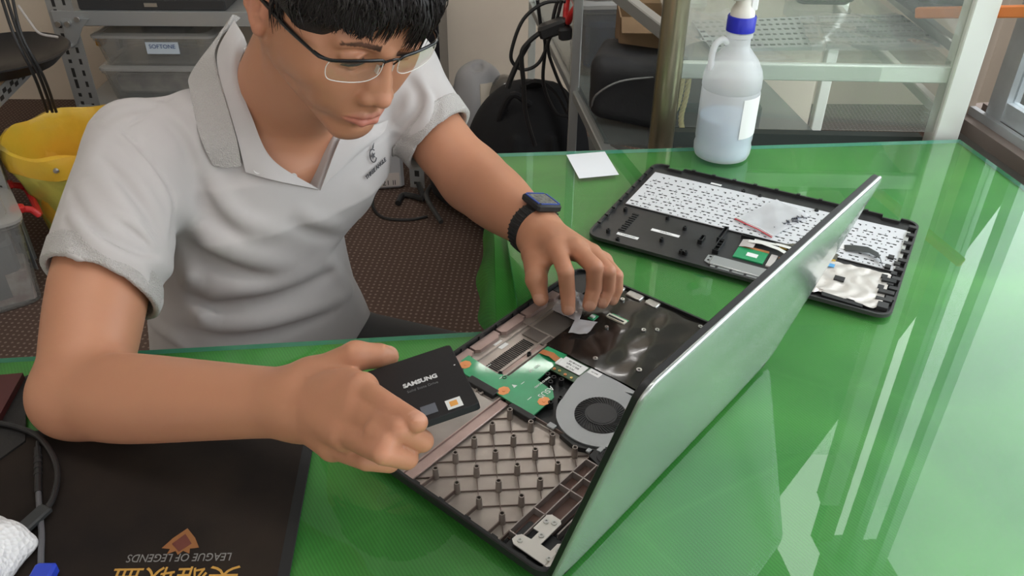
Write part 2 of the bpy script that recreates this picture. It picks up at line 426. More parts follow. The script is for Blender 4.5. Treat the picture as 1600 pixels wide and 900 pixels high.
armL.add(limb([(EL, .040), (fm(EL, WL, .25), .0425), (fm(EL, WL, .5), .039), (fm(EL, WL, .8), .031), (WL, .0265)]), .02)
def finger(pts, tipr, base, k=.0015):
    s = Sdf(); n = len(pts)
    for i in range(n-1):
        ra = base+(tipr-base)*i/(n-1); rb = base+(tipr-base)*(i+1)/(n-1)
        s.add(rc(pts[i], pts[i+1], ra, rb), .0008 if i else 0)
    return s
# right hand, gripping the drive
_w = A(-.198, -.2, .3); _t = np.linalg.norm(_w); _k = _w/_t; _K = np.array([[0, -_k[2], _k[1]], [_k[2], 0, -_k[0]], [-_k[1], _k[0], 0]]); SRm = np.eye(3)+math.sin(_t)*_K+(1-math.cos(_t))*_K@_K
SCn = A(-.068, .466, .16)
def SP(x, y, off=0.):
    """point on the face of the held drive (off < 0: this much nearer)"""
    v = ray(x, y); n = SRm[:, 2]; t = ((SCn-CAM)@n)/(v@n); return CAM+v*(t+off)
F1 = [U(566, 607, .612), SP(614, 638, -.011), SP(652, 660, -.007)]
F2 = [U(560, 638, .606), U(626, 670, .562), U(660, 689, .574)]
F3 = [U(540, 678, .606), U(600, 707, .558), U(636, 716, .572)]
F4 = [U(520, 697, .630), U(574, 717, .604), U(608, 722, .610)]
T1 = [U(492, 592, .668), U(556, 556, .655), U(592, 556, .660), U(606, 557, .666)]
palmR = Sdf()
for q, r in ((F1, .0115), (F2, .0125), (F3, .012), (F4, .011)):
    palmR.add(frc(WR+(q[0]-WR)*.02, q[0], .022, r+.001, UP*.2-FW, .85), .010)
palmR.add(rc(fm(WR, F3[0], .3)+FW*.012, fm(WR, F1[0], .8)+FW*.012, .014, .014), .014)
palmR.add(rc(WR, T1[0], .020, .016), .014); palmR.add(rc(T1[0], T1[1], .016, .0118), .008); palmR.add(rc(T1[0], F1[0]+(WR-F1[0])*.35, .010, .010), .012)
palmR.add(rc(F1[0], fm(WR, F1[0], .1), .004, .004), .004)
fR = Sdf().add(finger(F1, .0072, .0092).prim(), 0).add(finger(F2, .0080, .0094).prim(), .0004).add(finger(F3, .0080, .0092).prim(), .0004).add(finger(F4, .008, .0095).prim(), .0012)
fR.add(finger(T1[1:], .0088, .0112).prim(), .001)
palmR.add(rc(fm(F2[0], F2[1], .45)+FW*.004, fm(F3[0], F3[1], .62)+FW*.004, .0065, .0065), .004); palmR.add(rc(fm(F1[0], F1[1], .4)+FW*.004, fm(F2[0], F2[1], .5)+FW*.004, .005, .006), .003); palmR.add(rc(U(588, 676, .572), U(606, 690, .560), .0085, .0075), .004); palmR.add(rc(fm(WR, F2[0], .8), U(590, 668, .580), .009, .008), .006)
handR = Sdf().add(palmR.prim(), 0).add(fR.prim(), .0035)
# left hand, fingertips down on the clear film
G1 = [U(869, 386, .935), Uz(884, 425, .074), Uz(887, 459, .047), Uz(888, 482, .031)]
G2 = [U(898, 388, .930), Uz(929, 417, .076), Uz(928, 450, .049), Uz(921, 476, .032)]
G3 = [U(924, 396, .938), Uz(950, 424, .067), Uz(949, 452, .043), Uz(941, 472, .030)]
G4 = [U(943, 408, .950), Uz(963, 431, .055), Uz(963, 452, .040), Uz(957, 468, .029)]
T2 = [U(838, 396, .965), Uz(838, 437, .052), Uz(845, 466, .036)]
palmL = Sdf()
for q, r in ((G1, .0115), (G2, .012), (G3, .011), (G4, .010)): palmL.add(rc(WL, q[0], .019, r), .012)
palmL.add(rc(WL, T2[0], .022, .0165), .012); palmL.add(rc(T2[0], T2[1], .0165, .0118), .006); palmL.add(rc(fm(WL, T2[0], .6), G1[0], .010, .009), .010); palmL.add(rc(fm(T2[0], T2[1], .35), fm(G1[0], G1[1], .35), .006, .006), .012)
fL = Sdf().add(finger(G1, .0078, .0098).prim(), 0).add(finger(G2, .008, .0102).prim(), .001).add(finger(G3, .0076, .0096).prim(), .001).add(finger(G4, .0068, .0085).prim(), .001)
fL.add(finger(T2[1:], .0088, .0112).prim(), .001)
handL = Sdf().add(palmL.prim(), 0).add(fL.prim(), .005)
armR.add(handR.prim(), .014); armL.add(handL.prim(), .012)
body.add(armR.prim(), .02); body.add(armL.prim(), .02)
VX = .0021
V_, F_ = polygonise(body, (-.60, .36, -.30), (.14, 1.24, .45), VX)
keep = np.ones(len(V_), bool)
SKIN = A(.455, .215, .125)
skin = mat('skin', tuple(SKIN), rough=.46, spec=.42, sss=.12, attr='tint', noise=(40, .25, (.43, .19, .12)), bump=('noise', 900, .10, .0004))
person = mesh_obj('person', V_, F_, skin, None)
tag(person, 'person in light grey polo shirt, glasses and black watch, leaning over the opened laptop', 'person')
def local_h(P): return (P-HE)@HR*1000
C_ = np.tile(SKIN, (len(V_), 1)); q_ = local_h(V_); X_, Y_, Z_ = q_.T
def blend(C, w, col): return C*(1-w[:, None])+A(*col)*w[:, None]
lip = np.clip(1.25-np.sqrt((X_/25)**2+((Z_+74.5)/8.2)**2), 0, 1)*3; lip = np.clip(lip, 0, 1)*(Y_ > 0)*(Z_ < -63+np.abs(X_)*-.1)*(Z_ > -86)
C_ = blend(C_, lip*.75, (.46, .15, .12))
brow = ((np.abs(X_) > 13) & (np.abs(X_) < 50) & (np.abs(Z_-(17+2.5*np.sin((np.abs(X_)-12)/38*3.1))) < 3.8-(np.abs(X_)-13)*.05) & (Y_ > -30)).astype(float)
C_ = blend(C_, brow*.95, (.02, .014, .012))
ey = ((np.abs(np.abs(X_)-32) < 12.5) & (np.abs(Z_+2.6-((np.abs(X_)-32)/20)**2*-3) < 1.9) & (Y_ > -12)).astype(float)
C_ = blend(C_, ey*.9, (.03, .02, .018))
stub = np.clip(1-((X_/26)**2+((Z_+66)/5)**2), 0, 1)*(Y_ > 0); C_ = blend(C_, stub*.25, (.25, .16, .13))
stub = np.clip(1-((X_/22)**2+((Z_+108)/14)**2), 0, 1)*(Y_ > -25); C_ = blend(C_, stub*.2, (.3, .19, .15))
red = np.clip(1-np.abs(X_/14)**2-((Z_+42)/14)**2, 0, 1)*(Y_ > 8); C_ = blend(C_, red*.35, (.66, .30, .21))
earm = np.clip((np.abs(X_)-72)/6, 0, 1)*(Y_ < -78)*(Y_ > -120)*(np.abs(Z_+4) < 36); C_ = blend(C_, earm*.5, (.62, .25, .17))
hair_root = ((Z_ > 62) | ((Y_ < -82) & (Z_ > 12)) | ((Y_ < -120) & (Z_ > -40))).astype(float); C_ = blend(C_, hair_root*.9, (.02, .018, .018))
NAILS = []
def nail(pts, r, up, w=.72):
    """nail plate on the outer side of the last joint"""
    t = nrm(pts[-1]-pts[-2]); n = nrm(np.asarray(up)-t*(t@up)); NAILS.append((pts[-1]+t*r*.15+n*r, t, n, r*w))
toC = lambda P: nrm(CAM-P)
for q, r in ((G1, .0078), (G2, .008), (G3, .0076), (G4, .0068)): nail(q, r, toC(q[-1])+A(.1, .25, .1))
nail(T2, .0088, toC(T2[-1])+A(-.5, 0, .1)); nail(F1, .0082, toC(F1[-1])+A(.9, 0, .2)); nail(T1, .0088, A(.1, .6, .8))
for c, t, n, w in NAILS:
    d_ = V_-c; a = d_@t; b = d_@np.cross(t, n); g = d_@n; m = ((np.abs(a)/.0062)**3+(np.abs(b)/w)**3 < 1) & (np.abs(g) < .005)
    C_ = blend(C_, m*.40, (.66, .40, .31))
for kn in (G1[1], G2[1], G3[1], G4[1], G1[2], G2[2], G3[2], F1[1], F2[1], F3[1], F1[0], F2[0], F3[0]):
    d_ = np.linalg.norm(V_-kn, axis=1); C_ = blend(C_, np.clip(1-d_/.015, 0, 1)*.35, (.62, .28, .2))
colour_attr(person, C_)

# ---------------------------------------------------------------- clothing, hair, glasses, watch: children of the person
def half(pt, n):
    pt = np.asarray(pt, float); n = nrm(n); return (lambda P: (P-pt)@n, pt, 99.)
hemR0 = fm(SR, ER, .60); hemRn = nrm(nrm(ER-SR)+A(.0, .0, -.25)); hemRn = nrm(nrm(ER-SR)-RT*.30)
hemL0 = fm(SL, EL, .62); hemLn = nrm(nrm(EL-SL)+A(.15, .1, .0))
slR = Sdf().add(limb([(SR, .058), (fm(SR, ER, .3)+A(-.004, 0, 0), .0605), (fm(SR, ER, .72)+A(-.006, 0, 0), .0575)]), 0).cap(half(hemR0, hemRn), .003)
slL = Sdf().add(limb([(SL, .056), (fm(SL, EL, .4)+A(-.003, 0, -.005), .0545), (fm(SL, EL, .95)+A(-.004, 0, -.006), .0535)]), 0).cap(half(hemL0, hemLn), .003)
base = Sdf()
base.add(loft(.006), 0)
for S_ in (SR, SL): base.add(rc(NB-A(0, 0, .026), S_, .055, .056), .03)
base.add(slR.prim(), .018); base.add(slL.prim(), .018)
base.add(rc(NB-A(0, 0, .02)-TF*.01, NB-A(0, 0, .0)-TF*.012, .068, .062), .03)
def SH(x, y): return hit(base, x, y)
def surf(px, off=0., f=None, fall=None):
    P = np.array([hit(f or base, x, y, back=fall) for x, y in px]); return P+grad(f or base, P)*off
FOLD = []
def crease(px, amp=.003, wid=.007, sgn=-1):
    Q = np.array(resample(surf(px), 3)); n = len(Q); c = (Q.min(0)+Q.max(0))/2
    FOLD.append((Q, amp*sgn*1.3, wid, c, np.linalg.norm(Q-c, axis=1).max()+3*wid))
def ridge(px, amp=.004, wid=.009): crease(px, amp, wid, 1)
def folds(P):
    out = np.zeros(len(P)); lo, hi = P.min(0), P.max(0); bc = (lo+hi)/2; br = np.linalg.norm(hi-lo)/2
    for Q, amp, wid, c, r in FOLD:
        g = bc-c
        if g@g > (r+br)**2: continue
        best = np.full(len(P), 1e9); tt = np.zeros(len(P)); n = len(Q)
        for i in range(n-1):
            ab = Q[i+1]-Q[i]; t = np.clip(((P-Q[i])@ab)/(ab@ab+1e-12), 0, 1); d2 = ((P-Q[i]-t[:, None]*ab)**2).sum(1)
            m = d2 < best; best[m] = d2[m]; tt[m] = (i+t[m])/(n-1)
        out += amp*np.exp(-best/(wid*wid))*np.sin(np.pi*(tt*.84+.08))**.8
    s = P*38; out += .0007*(np.sin(s[:, 0]+1.3*np.sin(s[:, 1]*.7))*np.sin(s[:, 2]*1.1+s[:, 1]*.6))
    return out
# seams
SEAM = [(147, 187), (200, 213), (247, 267), (266, 300), (273, 332), (266, 370)]
crease(SEAM, .0028, .0026); ridge([(x-8, y+5) for x, y in SEAM], .0022, .006)
crease([(192, 203), (222, 183), (250, 163), (293, 142)], .0016, .002)
# near sleeve
crease([(160, 250), (185, 275), (208, 303), (236, 343), (256, 374)], .0042, .0055); ridge([(148, 266), (178, 302), (213, 345), (240, 378)], .0042, .009)
ridge([(178, 246), (208, 275), (236, 312), (256, 345)], .0030, .008)
crease([(112, 300), (125, 330), (155, 362), (190, 382), (220, 396), (245, 399)], .0045, .0055); ridge([(112, 338), (143, 370), (180, 396), (220, 410), (246, 405)], .005, .009)
crease([(102, 345), (125, 387), (155, 413), (192, 436)], .0035, .005); ridge([(104, 365), (126, 405), (158, 432)], .003, .008)
crease([(187, 348), (213, 366), (235, 388)], .003, .004); crease([(190, 330), (220, 350), (244, 380)], .003, .004); ridge([(188, 338), (216, 358), (240, 384)], .003, .005)
ridge([(205, 408), (226, 430), (232, 455)], .003, .007); crease([(190, 420), (200, 440), (198, 458)], .0022, .006)
ridge([(170, 205), (150, 235), (138, 280)], .004, .02)
# shoulder and chest
ridge([(150, 175), (185, 160), (225, 158), (262, 168)], .003, .009); crease([(170, 186), (205, 172), (240, 170)], .002, .006)
ridge([(250, 170), (285, 195), (310, 235), (325, 270)], .004, .010); crease([(262, 190), (286, 215), (300, 255)], .0035, .007)
ridge([(272, 150), (300, 118), (318, 100)], .003, .01)
ridge([(283, 315), (300, 350), (345, 385), (400, 405), (455, 415)], .008, .016)
crease([(275, 345), (300, 385), (345, 412), (410, 430)], .007, .013)
ridge([(245, 418), (300, 440), (370, 450), (440, 440), (500, 410)], .007, .014)
crease([(245, 440), (310, 470), (380, 478), (450, 462), (520, 425)], .007, .012)
ridge([(250, 470), (320, 500), (400, 505), (480, 485), (545, 455)], .007, .014)
crease([(290, 515), (360, 528), (440, 518), (520, 488)], .006, .012)
ridge([(235, 500), (270, 525), (300, 550)], .004, .01)
ridge([(470, 330), (500, 345), (530, 350)], .003, .01); crease([(455, 350), (495, 368), (533, 372)], .003, .009)
ridge([(505, 400), (525, 420), (545, 450)], .004, .01)
ridge([(330, 270), (345, 310), (380, 345), (430, 360)], .005, .012); crease([(316, 290), (335, 335), (375, 368)], .004, .010)
ridge([(560, 290), (575, 320), (560, 345)], .003, .01)
# far sleeve
crease([(640, 125), (655, 150), (650, 175), (628, 200)], .0045, .007); ridge([(650, 112), (670, 150), (664, 185), (640, 212)], .005, .009)
crease([(665, 130), (684, 160), (678, 195)], .003, .006); ridge([(640, 150), (635, 175), (618, 195)], .004, .008)
ridge([(690, 165), (688, 195), (672, 225)], .003, .007); crease([(620, 215), (650, 228), (680, 222)], .0025, .006)
def cloth_f(P):
    d = base(P); m = np.abs(d) < .04
    if m.any(): d[m] = d[m]-folds(P[m])
    return d
bp_ = base.prim(); shirt = Sdf().add((cloth_f, bp_[1], bp_[2]), 0)
# sleeve openings, neck opening and the V of the placket
shirt.sub(limb([(fm(SR, ER, .46)+A(-.006, 0, 0), .048), (fm(SR, ER, .54)+A(-.006, 0, 0), .053), (fm(SR, ER, .72)+A(-.006, 0, 0), .0545)]), .002)
shirt.sub(limb([(fm(SL, EL, .50)+A(-.004, 0, -.006), .043), (fm(SL, EL, .56)+A(-.004, 0, -.006), .0485), (fm(SL, EL, .9)+A(-.004, 0, -.006), .0505)]), .002)
nk = neck.prim(); hd_ = head.prim()
shirt.sub((lambda P: neck(P)-.0055, nk[1], nk[2]), .006)
VP_ = surf([(355, 60), (352, 110), (366, 165), (395, 225), (430, 268), (497, 295), (509, 262), (524, 214), (545, 180), (560, 120)])
VO = VP_[5]; vq = np.stack([(VP_-VO)@TW, (VP_-VO)[:, 2]], 1)
def poly2(Q, q):
    n = len(Q); d = np.full(len(q), 1e9); ins = np.zeros(len(q), bool)
    for i in range(n):
        a, b = Q[i], Q[(i+1) % n]; ab = b-a; t = np.clip(((q-a)@ab)/(ab@ab+1e-12), 0, 1); d = np.minimum(d, np.linalg.norm(q-a-t[:, None]*ab, axis=1))
        c = ((a[1] > q[:, 1]) != (b[1] > q[:, 1])) & (q[:, 0] < (b[0]-a[0])*(q[:, 1]-a[1])/(b[1]-a[1]+1e-15)+a[0]); ins ^= c
    return np.where(ins, -d, d)
mid_ = (SR+SL)/2
def vee(P):
    q = np.stack([(P-VO)@TW, (P-VO)[:, 2]], 1); return np.maximum(poly2(vq, q), -((P-mid_)@TF-.0))
shirt.sub(prim(vee, VO, .30), .002)
cloth = mat('shirt_fabric', (.46, .435, .43), rough=.85, spec=.2, sheen=.15, bump=('noise', 1800, .18, .0003))
rib = mat('ribbed_knit', (.42, .40, .385), rough=.9, spec=.15, sheen=.2, bump=('voronoi', 650, .9, .0012))
V_, F_ = polygonise(shirt, (-.60, .60, -.30), (.06, 1.30, .32), VX*1.35, pad=1.9)
polo = mesh_obj('polo_shirt', V_, F_, cloth, person)
# ribbed sleeve bands
def band(S_, E_, sl, pt, n_, hole, w=.026):
    sd = Sdf(); pr = sl.prim(); 
    def f(P):
        d = base(P); m = np.abs(d) < .04
        if m.any(): d[m] = d[m]-folds(P[m])*.5
        return np.maximum(d-.0011, sl(P)-.012)
    sd.add((f, pr[1], pr[2]), 0); sd.cap(half(pt+n_*.0015, n_), .002); sd.cap(half(pt-n_*w, -n_), .001); sd.sub(hole, .001)
    c = pt; V_, F_ = polygonise(sd, c-.10, c+.10, .0022, pad=2.2)
    return mesh_obj('sleeve_band', V_, F_, rib, polo)
holeR = limb([(fm(SR, ER, .40)+A(-.006, 0, 0), .051), (fm(SR, ER, .54)+A(-.006, 0, 0), .053), (fm(SR, ER, .72)+A(-.006, 0, 0), .0545)]); holeL = limb([(fm(SL, EL, .40)+A(-.004, 0, -.006), .047), (fm(SL, EL, .56)+A(-.004, 0, -.006), .0485), (fm(SL, EL, .9)+A(-.004, 0, -.006), .0505)])
band(SR, ER, slR, hemR0, hemRn, holeR); band(SL, EL, slL, hemL0, hemLn, holeL)
# collar: near flap, inner stand, far flap
def grid(cols, m=10):
    """columns of (x, y, offset) picture points laid on the shirt -> smooth sheet grid"""
    G = []
    for c in cols:
        P = [hit(base, x, y, back=fb)+grad(base, hit(base, x, y, back=fb)[None])[0]*o for x, y, o, fb in c]
        G.append(resample(P, m))
    G = np.array(G); out = []
    for j in range(G.shape[1]): out.append(resample(list(G[:, j]), 5))
    return np.array(out)
c1 = [(374, 28, .000, 1.03), (334, 77, .004, None), (302, 123, .004, None), (299, 150, .004, None), (311, 213, .004, None), (333, 258, .004, None)]
c2 = [(372, 38, .012, 1.02), (345, 85, .013, None), (328, 125, .012, None), (330, 160, .010, None), (342, 215, .008, None), (355, 262, .005, None)]
c3 = [(372, 48, .016, 1.01), (356, 92, .018, None), (350, 125, .017, None), (357, 167, .014, None), (369, 220, .010, None), (377, 260, .006, None)]
b = MB(); b.sheet(grid([c1, c2, c3]), .0028); b.build('collar', rib, polo)
c3b = [(374, 50, .014, 1.01), (357, 92, .015, None), (351, 125, .014, None), (358, 167, .011, None), (371, 222, .007, None), (384, 270, .004, None)]
c4 = [(384, 66, .010, 1.0), (370, 100, .011, None), (367, 130, .010, None), (379, 172, .008, None), (400, 235, .006, None), (430, 284, .004, None)]
c5 = [(386, 72, .002, 1.0), (375, 104, .003, None), (376, 136, .003, None), (394, 185, .003, None), (425, 250, .003, None), (496, 296, .002, None)]
b = MB(); b.sheet(grid([c3b, c4, c5]), .002); b.build('collar_stand', cloth, polo)
d1 = [(600, 190, .006, None), (560, 205, .007, None), (527, 216, .006, None)]
d2 = [(594, 210, .006, None), (556, 232, .008, None), (514, 253, .006, None)]
d3 = [(580, 222, .004, None), (530, 262, .005, None), (498, 297, .003, None)]
b = MB(); b.sheet(grid([d1, d2, d3], 6), .0025); b.build('placket', cloth, polo)
# buttons and the printed chest mark
pale = mat('pale_button', (.62, .61, .60), rough=.35)
for x, y in ((402, 268), (456, 276)):
    p = hit(shirt, x, y); n = grad(base, p[None])[0]; b = MB(); b.lathe(p+n*.005, [(0, 0), (.0042, 0), (.0046, .0006), (.0042, .0014), (.0028, .0012), (0, .001)], 20, n); b.build('button', pale, polo)
ink = mat('dark_print', (.06, .06, .065), rough=.8)
pA, pB, pC = surf([(568, 272), (598, 243), (580, 250)], .0012); ux = nrm(pB-pA); nn = nrm(grad(base, pC[None])[0]); uy = nrm(np.cross(nn, ux)); pM = surf([(583, 258)], .0022)[0]
text_obj('chest_print', 'THREE ANGLE', .0072, ink, polo, surf([(584, 263)], .0035)[0], ux, uy, .0003, bold=.00018)
pE = surf([(580, 243)], .003)[0]
b = MB(); b.tube([pE+ux*math.cos(t)*.0062+uy*math.sin(t)*.0085 for t in np.linspace(.6, 5.6, 22)], .0007, 6)
st = [pE+(ux*math.cos(t)+uy*math.sin(t))*(.0052 if k % 2 == 0 else .0021) for k, t in enumerate(np.linspace(0, 2*math.pi, 10, endpoint=False)+math.pi/2)]
b.prism(st, nn*.0004); b.prism([pE+uy*.0085+ux*.002, pE+uy*.011+ux*.004, pE+uy*.0135+ux*.009, pE+uy*.010+ux*.006, pE+uy*.008+ux*.005], nn*.0004); b.build('chest_emblem', ink, polo)
# ---- trousers: thighs running under the desk
tr = mat('black_trousers', (.012, .012, .014), rough=.85, sheen=.2)
hipc = A(-.385, 1.03, -.31)
leg = Sdf(); hR, hL = hipc-TW*.09, hipc+TW*.09
kL = Uy(600, 500, .90); kL = A(-.15, .90, -.175); 
kR = hR+TF*.40+A(0, 0, .0); kL = hL+TF*.33+A(.035, .02, .125)
leg.add(ell(hipc+A(0, 0, .02), (.18, .15, .13)), 0)
for h_, k_ in ((hR, kR), (hL, kL)):
    leg.add(rc(h_, k_, .088, .066), .03); leg.add(rc(k_, k_+A(.02, -.02, -.36), .064, .046), .02); leg.add(rc(k_+A(.02, -.02, -.36), k_+TF*.12+A(.02, -.02, -.38), .045, .035), .02)
V_, F_ = polygonise(leg, (-.75, .45, -.80), (.25, 1.32, -.10), .006)
mesh_obj('trousers', V_, F_, tr, person)
# ---- hair
hairm = mat('black_hair', (.018, .015, .015), rough=.5, spec=.4, bump=('wave', 260, .35, .0008))
hs = Sdf().add(hell((0, -92, 42), (90, 108, 95)), 0)
hs.sub(hell((0, 30, -10), (100, 62, 62)), .02); hs.sub(hell((0, 40, 30), (52, 34, 34)), .014)
for s in (1, -1): hs.sub(hell((s*90, -72, -34), (40, 46, 52)), .012); hs.sub(hell((s*92, -98, -6), (22, 17, 27)), .006)
hs.sub(hell((0, -95, -95), (110, 130, 78)), .02)
V_, F_ = polygonise(hs, HE-.26, HE+.26, .0032)
hair = mesh_obj('hair', V_, F_, hairm, person)
b = MB(); rr = random.Random(11)
def lock(root, mid, tip, w):
    P = [Hd(*root), Hd(*mid), Hd(*tip)]; Q = resample(P, 3); m = len(Q)
    b.tube(Q, [w/1000*(1-(i/(m-1))**1.6*.93) for i in range(m)], 4)
for k in range(420):                                     # fringe sweeping over the forehead
    u = rr.uniform(-1.15, 1); x = 64*u; yr = 2-26*u*u-rr.uniform(0, 26); zr = 66+rr.uniform(-6, 26)-8*u*u
    tz = 24+10*math.sin(u*9+1.3)+rr.uniform(-9, 9)+(10 if u > -.1 else 0)+(6 if u > .3 else 0)-(5 if u < -.3 else 0); sw = rr.uniform(-9, 9)-6
    tx = x+sw; ty = 14-26*u*u-rr.uniform(-1, 4)-(4 if abs(u) > .7 else 0)
    lock((x, yr, zr), ((x+tx)/2, max(yr, ty)+5, (zr+tz)/2+6), (tx, ty, tz), rr.uniform(1.0, 2.0))
for s in (1, -1):
    for k in range(170):                                 # temples and sideburns
        t = rr.random(); y = -38-44*t+rr.uniform(-4, 4); z = 56-6*t+rr.uniform(-8, 22); L = rr.uniform(24, 42)*(1.0+.7*math.exp(-((t-.72)/.14)**2))
        lock((s*(70+rr.uniform(0, 4)), y, z), (s*(81+rr.uniform(-1, 3)), y+rr.uniform(-3, 5), z-L*.5), (s*(75+rr.uniform(-1, 3)), y+rr.uniform(-6, 10), z-L), rr.uniform(.9, 1.7))
    for k in range(380):                                 # front corners of the hairline
        t = rr.random(); x = 30+50*t; z = rr.uniform(50, 96); ys = lambda x_, z_: -92+108*math.sqrt(max(.01, 1-(x_/90)**2-((z_-42)/95)**2))
        z2 = z-rr.uniform(10, 16); z3 = max(z-rr.uniform(22, 42), 30-max(0, x-55)*.4+rr.uniform(-4, 6)); x3 = x+rr.uniform(-4, 8)
        lock((s*x, ys(x, z)-1, z), (s*(x+3), ys(x+3, z2)+3.5, z2), (s*x3, ys(min(x3, 84), z3)+2, z3), rr.uniform(1.0, 2.0))
    for k in range(120):                                 # behind the ear, down to the nape
        t = rr.random(); y = -112-60*t; z = 20-30*t+rr.uniform(-10, 20)
        lock((s*(72-26*t), y, z), (s*(76-24*t), y-6, z-16), (s*(68-28*t), y-2, z-34-rr.uniform(0, 12)), rr.uniform(1., 1.9))
for k in range(900):                                     # crown texture
    a = rr.uniform(0, 2*math.pi); e = rr.uniform(.15, 1.5); c = (math.cos(e)*math.cos(a), math.cos(e)*math.sin(a), math.sin(e))
    if c[2]*90+42 < 62 and c[1] > .3: continue
    p = (90*c[0], -92+108*c[1], 42+95*c[2]); t = (c[0]*rr.uniform(16, 30)*1.2, abs(c[1])*14+rr.uniform(0, 16), -rr.uniform(14, 30)*(1-c[2]*.8)); 
    q = A(p[0]+t[0], p[1]+t[1]*(1 if c[1] > -.3 else -1), p[2]+t[2]); d = A(q[0]/92, (q[1]+92)/110, (q[2]-42)/97); q = A(0, -92, 42)+d/np.linalg.norm(d)*A(92, 110, 97)
    m_ = (A(*p)+q)/2+A(*c)*3.5; lock(A(*p)-A(*c)*2, m_, q, rr.uniform(1.0, 2.2))
b.build('hair_locks', hairm, hair)
# ---- glasses
blk = mat('black_frame_metal', (.012, .012, .013), rough=.22, spec=.6, metal=.3); clr = mat('clear_rim', (.75, .72, .68), rough=.15, alpha=.75, spec=.8)
lensm = glassy('lens_glass', (.985, .97, .94), .03, .01, .9, (.7, .7, .62), 1.5)
G0 = (0, 2, -1)
gl = MB(); 
for s in (1, -1):
    top = [(s*9, 15, 5), (s*14, 15, 8.2), (s*30, 13.5, 9.5), (s*50, 8.5, 9), (s*63, 3.5, 8), (s*68, -1, 7.5)]
    gl.tube([Hd(*p) for p in resample([A(*p) for p in top], 4)], .0017, 8)
    gl.tube([Hd(s*68, -1, 7.5), Hd(s*71, -5, 7.3), Hd(s*73, -12, 7)], [.0018, .0022, .002], 8)
    gl.tube([Hd(s*9, 15, 5), Hd(s*7.5, 13, -1), Hd(s*9, 9, -7)], .0009, 6)
gl.tube([Hd(-9, 15, 5), Hd(-5, 17, 8), Hd(0, 17.6, 9), Hd(5, 17, 8), Hd(9, 15, 5)], .0013, 8)
glasses = gl.build('eyeglasses', blk, person)
for s in (1, -1):
    t = MB(); q = resample([A(s*73, -10, 7), A(s*78, -50, 5), A(s*79, -86, 4), A(s*77, -104, -2), A(s*75, -112, -22)], 6)
    t.tube([Hd(*p) for p in q], [.0016+.0012*min(1, i/10) for i in range(len(q))], 8); t.build('temple_arm', blk, glasses)
    t = MB(); o = [(10, 14.5, 6), (15, 14.3, 7.8), (30, 13, 9), (50, 8, 8.5), (64, 3, 7.6), (66.5, 2, 0), (65, 3, -10), (60, 5.5, -14.5), (42, 10.6, -17), (24, 13.4, -17), (13, 14.5, -12), (10, 14.8, -4)]
    O_ = [A(s*x, y, z) for x, y, z in o]; cc = sum(O_)/len(O_)
    Vv = [Hd(*cc)]+[Hd(*p) for p in O_]; n_ = len(O_); off = HR@A(0, -.0012, 0)
    Fv = [(0, 1+i, 1+(i+1) % n_) for i in range(n_)]; t.add(Vv+[v+off for v in Vv], Fv+[tuple(q+n_+1 for q in f[::-1]) for f in Fv]+[(1+i, 1+(i+1) % n_, n_+2+(i+1) % n_, n_+2+i) for i in range(n_)])
    t.build('lens', lensm, glasses)
    t = MB(); t.tube([Hd(*p) for p in resample(O_[4:]+[O_[0]], 3)], .0005, 6); t.build('lens_rim', clr, glasses)
    t = MB(); t.frame(Hd(s*9, 8, -9), HR[:, 0], HR[:, 1], HR[:, 2], .0012, .003, .005, .0009); t.build('nose_pad', clr, glasses)
for s in (1, -1):
    t = MB(); t.tube([Hd(s*x, y, z) for x, y, z in ((18, 1.5, -3.6), (24, 3.4, -2.4), (32, 4.6, -2.6), (40, 2.4, -4.0), (46, -2.5, -5.6))], [.0004, .0010, .0012, .0011, .0004], 6)
    t.build('eyelashes', hairm, person)
# ---- watch
wd = nrm(WL-EL); wc = fm(EL, WL, .955); rad = .0295
wt = MB(); wt.lathe(wc-wd*.009, [(rad-.0015, 0), (rad+.0012, .0), (rad+.002, .002), (rad+.002, .016), (rad+.0012, .018), (rad-.0015, .018), (rad-.0015, 0)], 48, wd, sx=1., sy=1.)
for k in range(30):
    a = 2*math.pi*k/30; 
wmat = mat('black_rubber', (.012, .012, .013), rough=.55); watch = wt.build('wristwatch_strap', wmat, person)
# ring ridges on the strap
rb = MB()
ref = nrm(A(1, 0, 0)-wd*wd[0]); ref2 = np.cross(wd, ref)
for k in range(36):
    a = 2*math.pi*k/36; o_ = ref*math.cos(a)+ref2*math.sin(a); rb.frame(wc+o_*(rad+.0022), wd, np.cross(wd, o_), o_, .0085, .0009, .0009, .0004)
rb.build('strap_ridge', wmat, watch)
wn = nrm(grad(body, wc[None]+(toC(wc)*.6+A(.75, .25, .35))[None]*.03)[0]); _n = nrm(A(.50, -.42, .76)); wn = nrm(_n-wd*(_n@wd)); wu = np.cross(wd, wn)
wb = MB(); wb.frame(wc+wn*(rad+.0045), wd, wu, wn, .019, .017, .0048, .004); wcase = wb.build('watch_case', wmat, watch)
wb = MB(); wb.frame(wc+wn*(rad+.0094), wd, wu, wn, .0135, .0125, .0005, .0004); wb.build('watch_screen', mat('watch_screen_grey', (.16, .18, .17), rough=.15, noise=(300, .8, (.05, .05, .05))), wcase)
wb = MB(); 
for sg in (1, -1): wb.frame(wc+wn*(rad+.0095)+wu*sg*.0145, wd, wu, wn, .0145, .0011, .0006); wb.frame(wc+wn*(rad+.0095)+wd*sg*.0158, wd, wu, wn, .001, .0125, .0006)
wb.build('watch_trim', mat('blue_print', (.03, .07, .32), rough=.4), wcase)

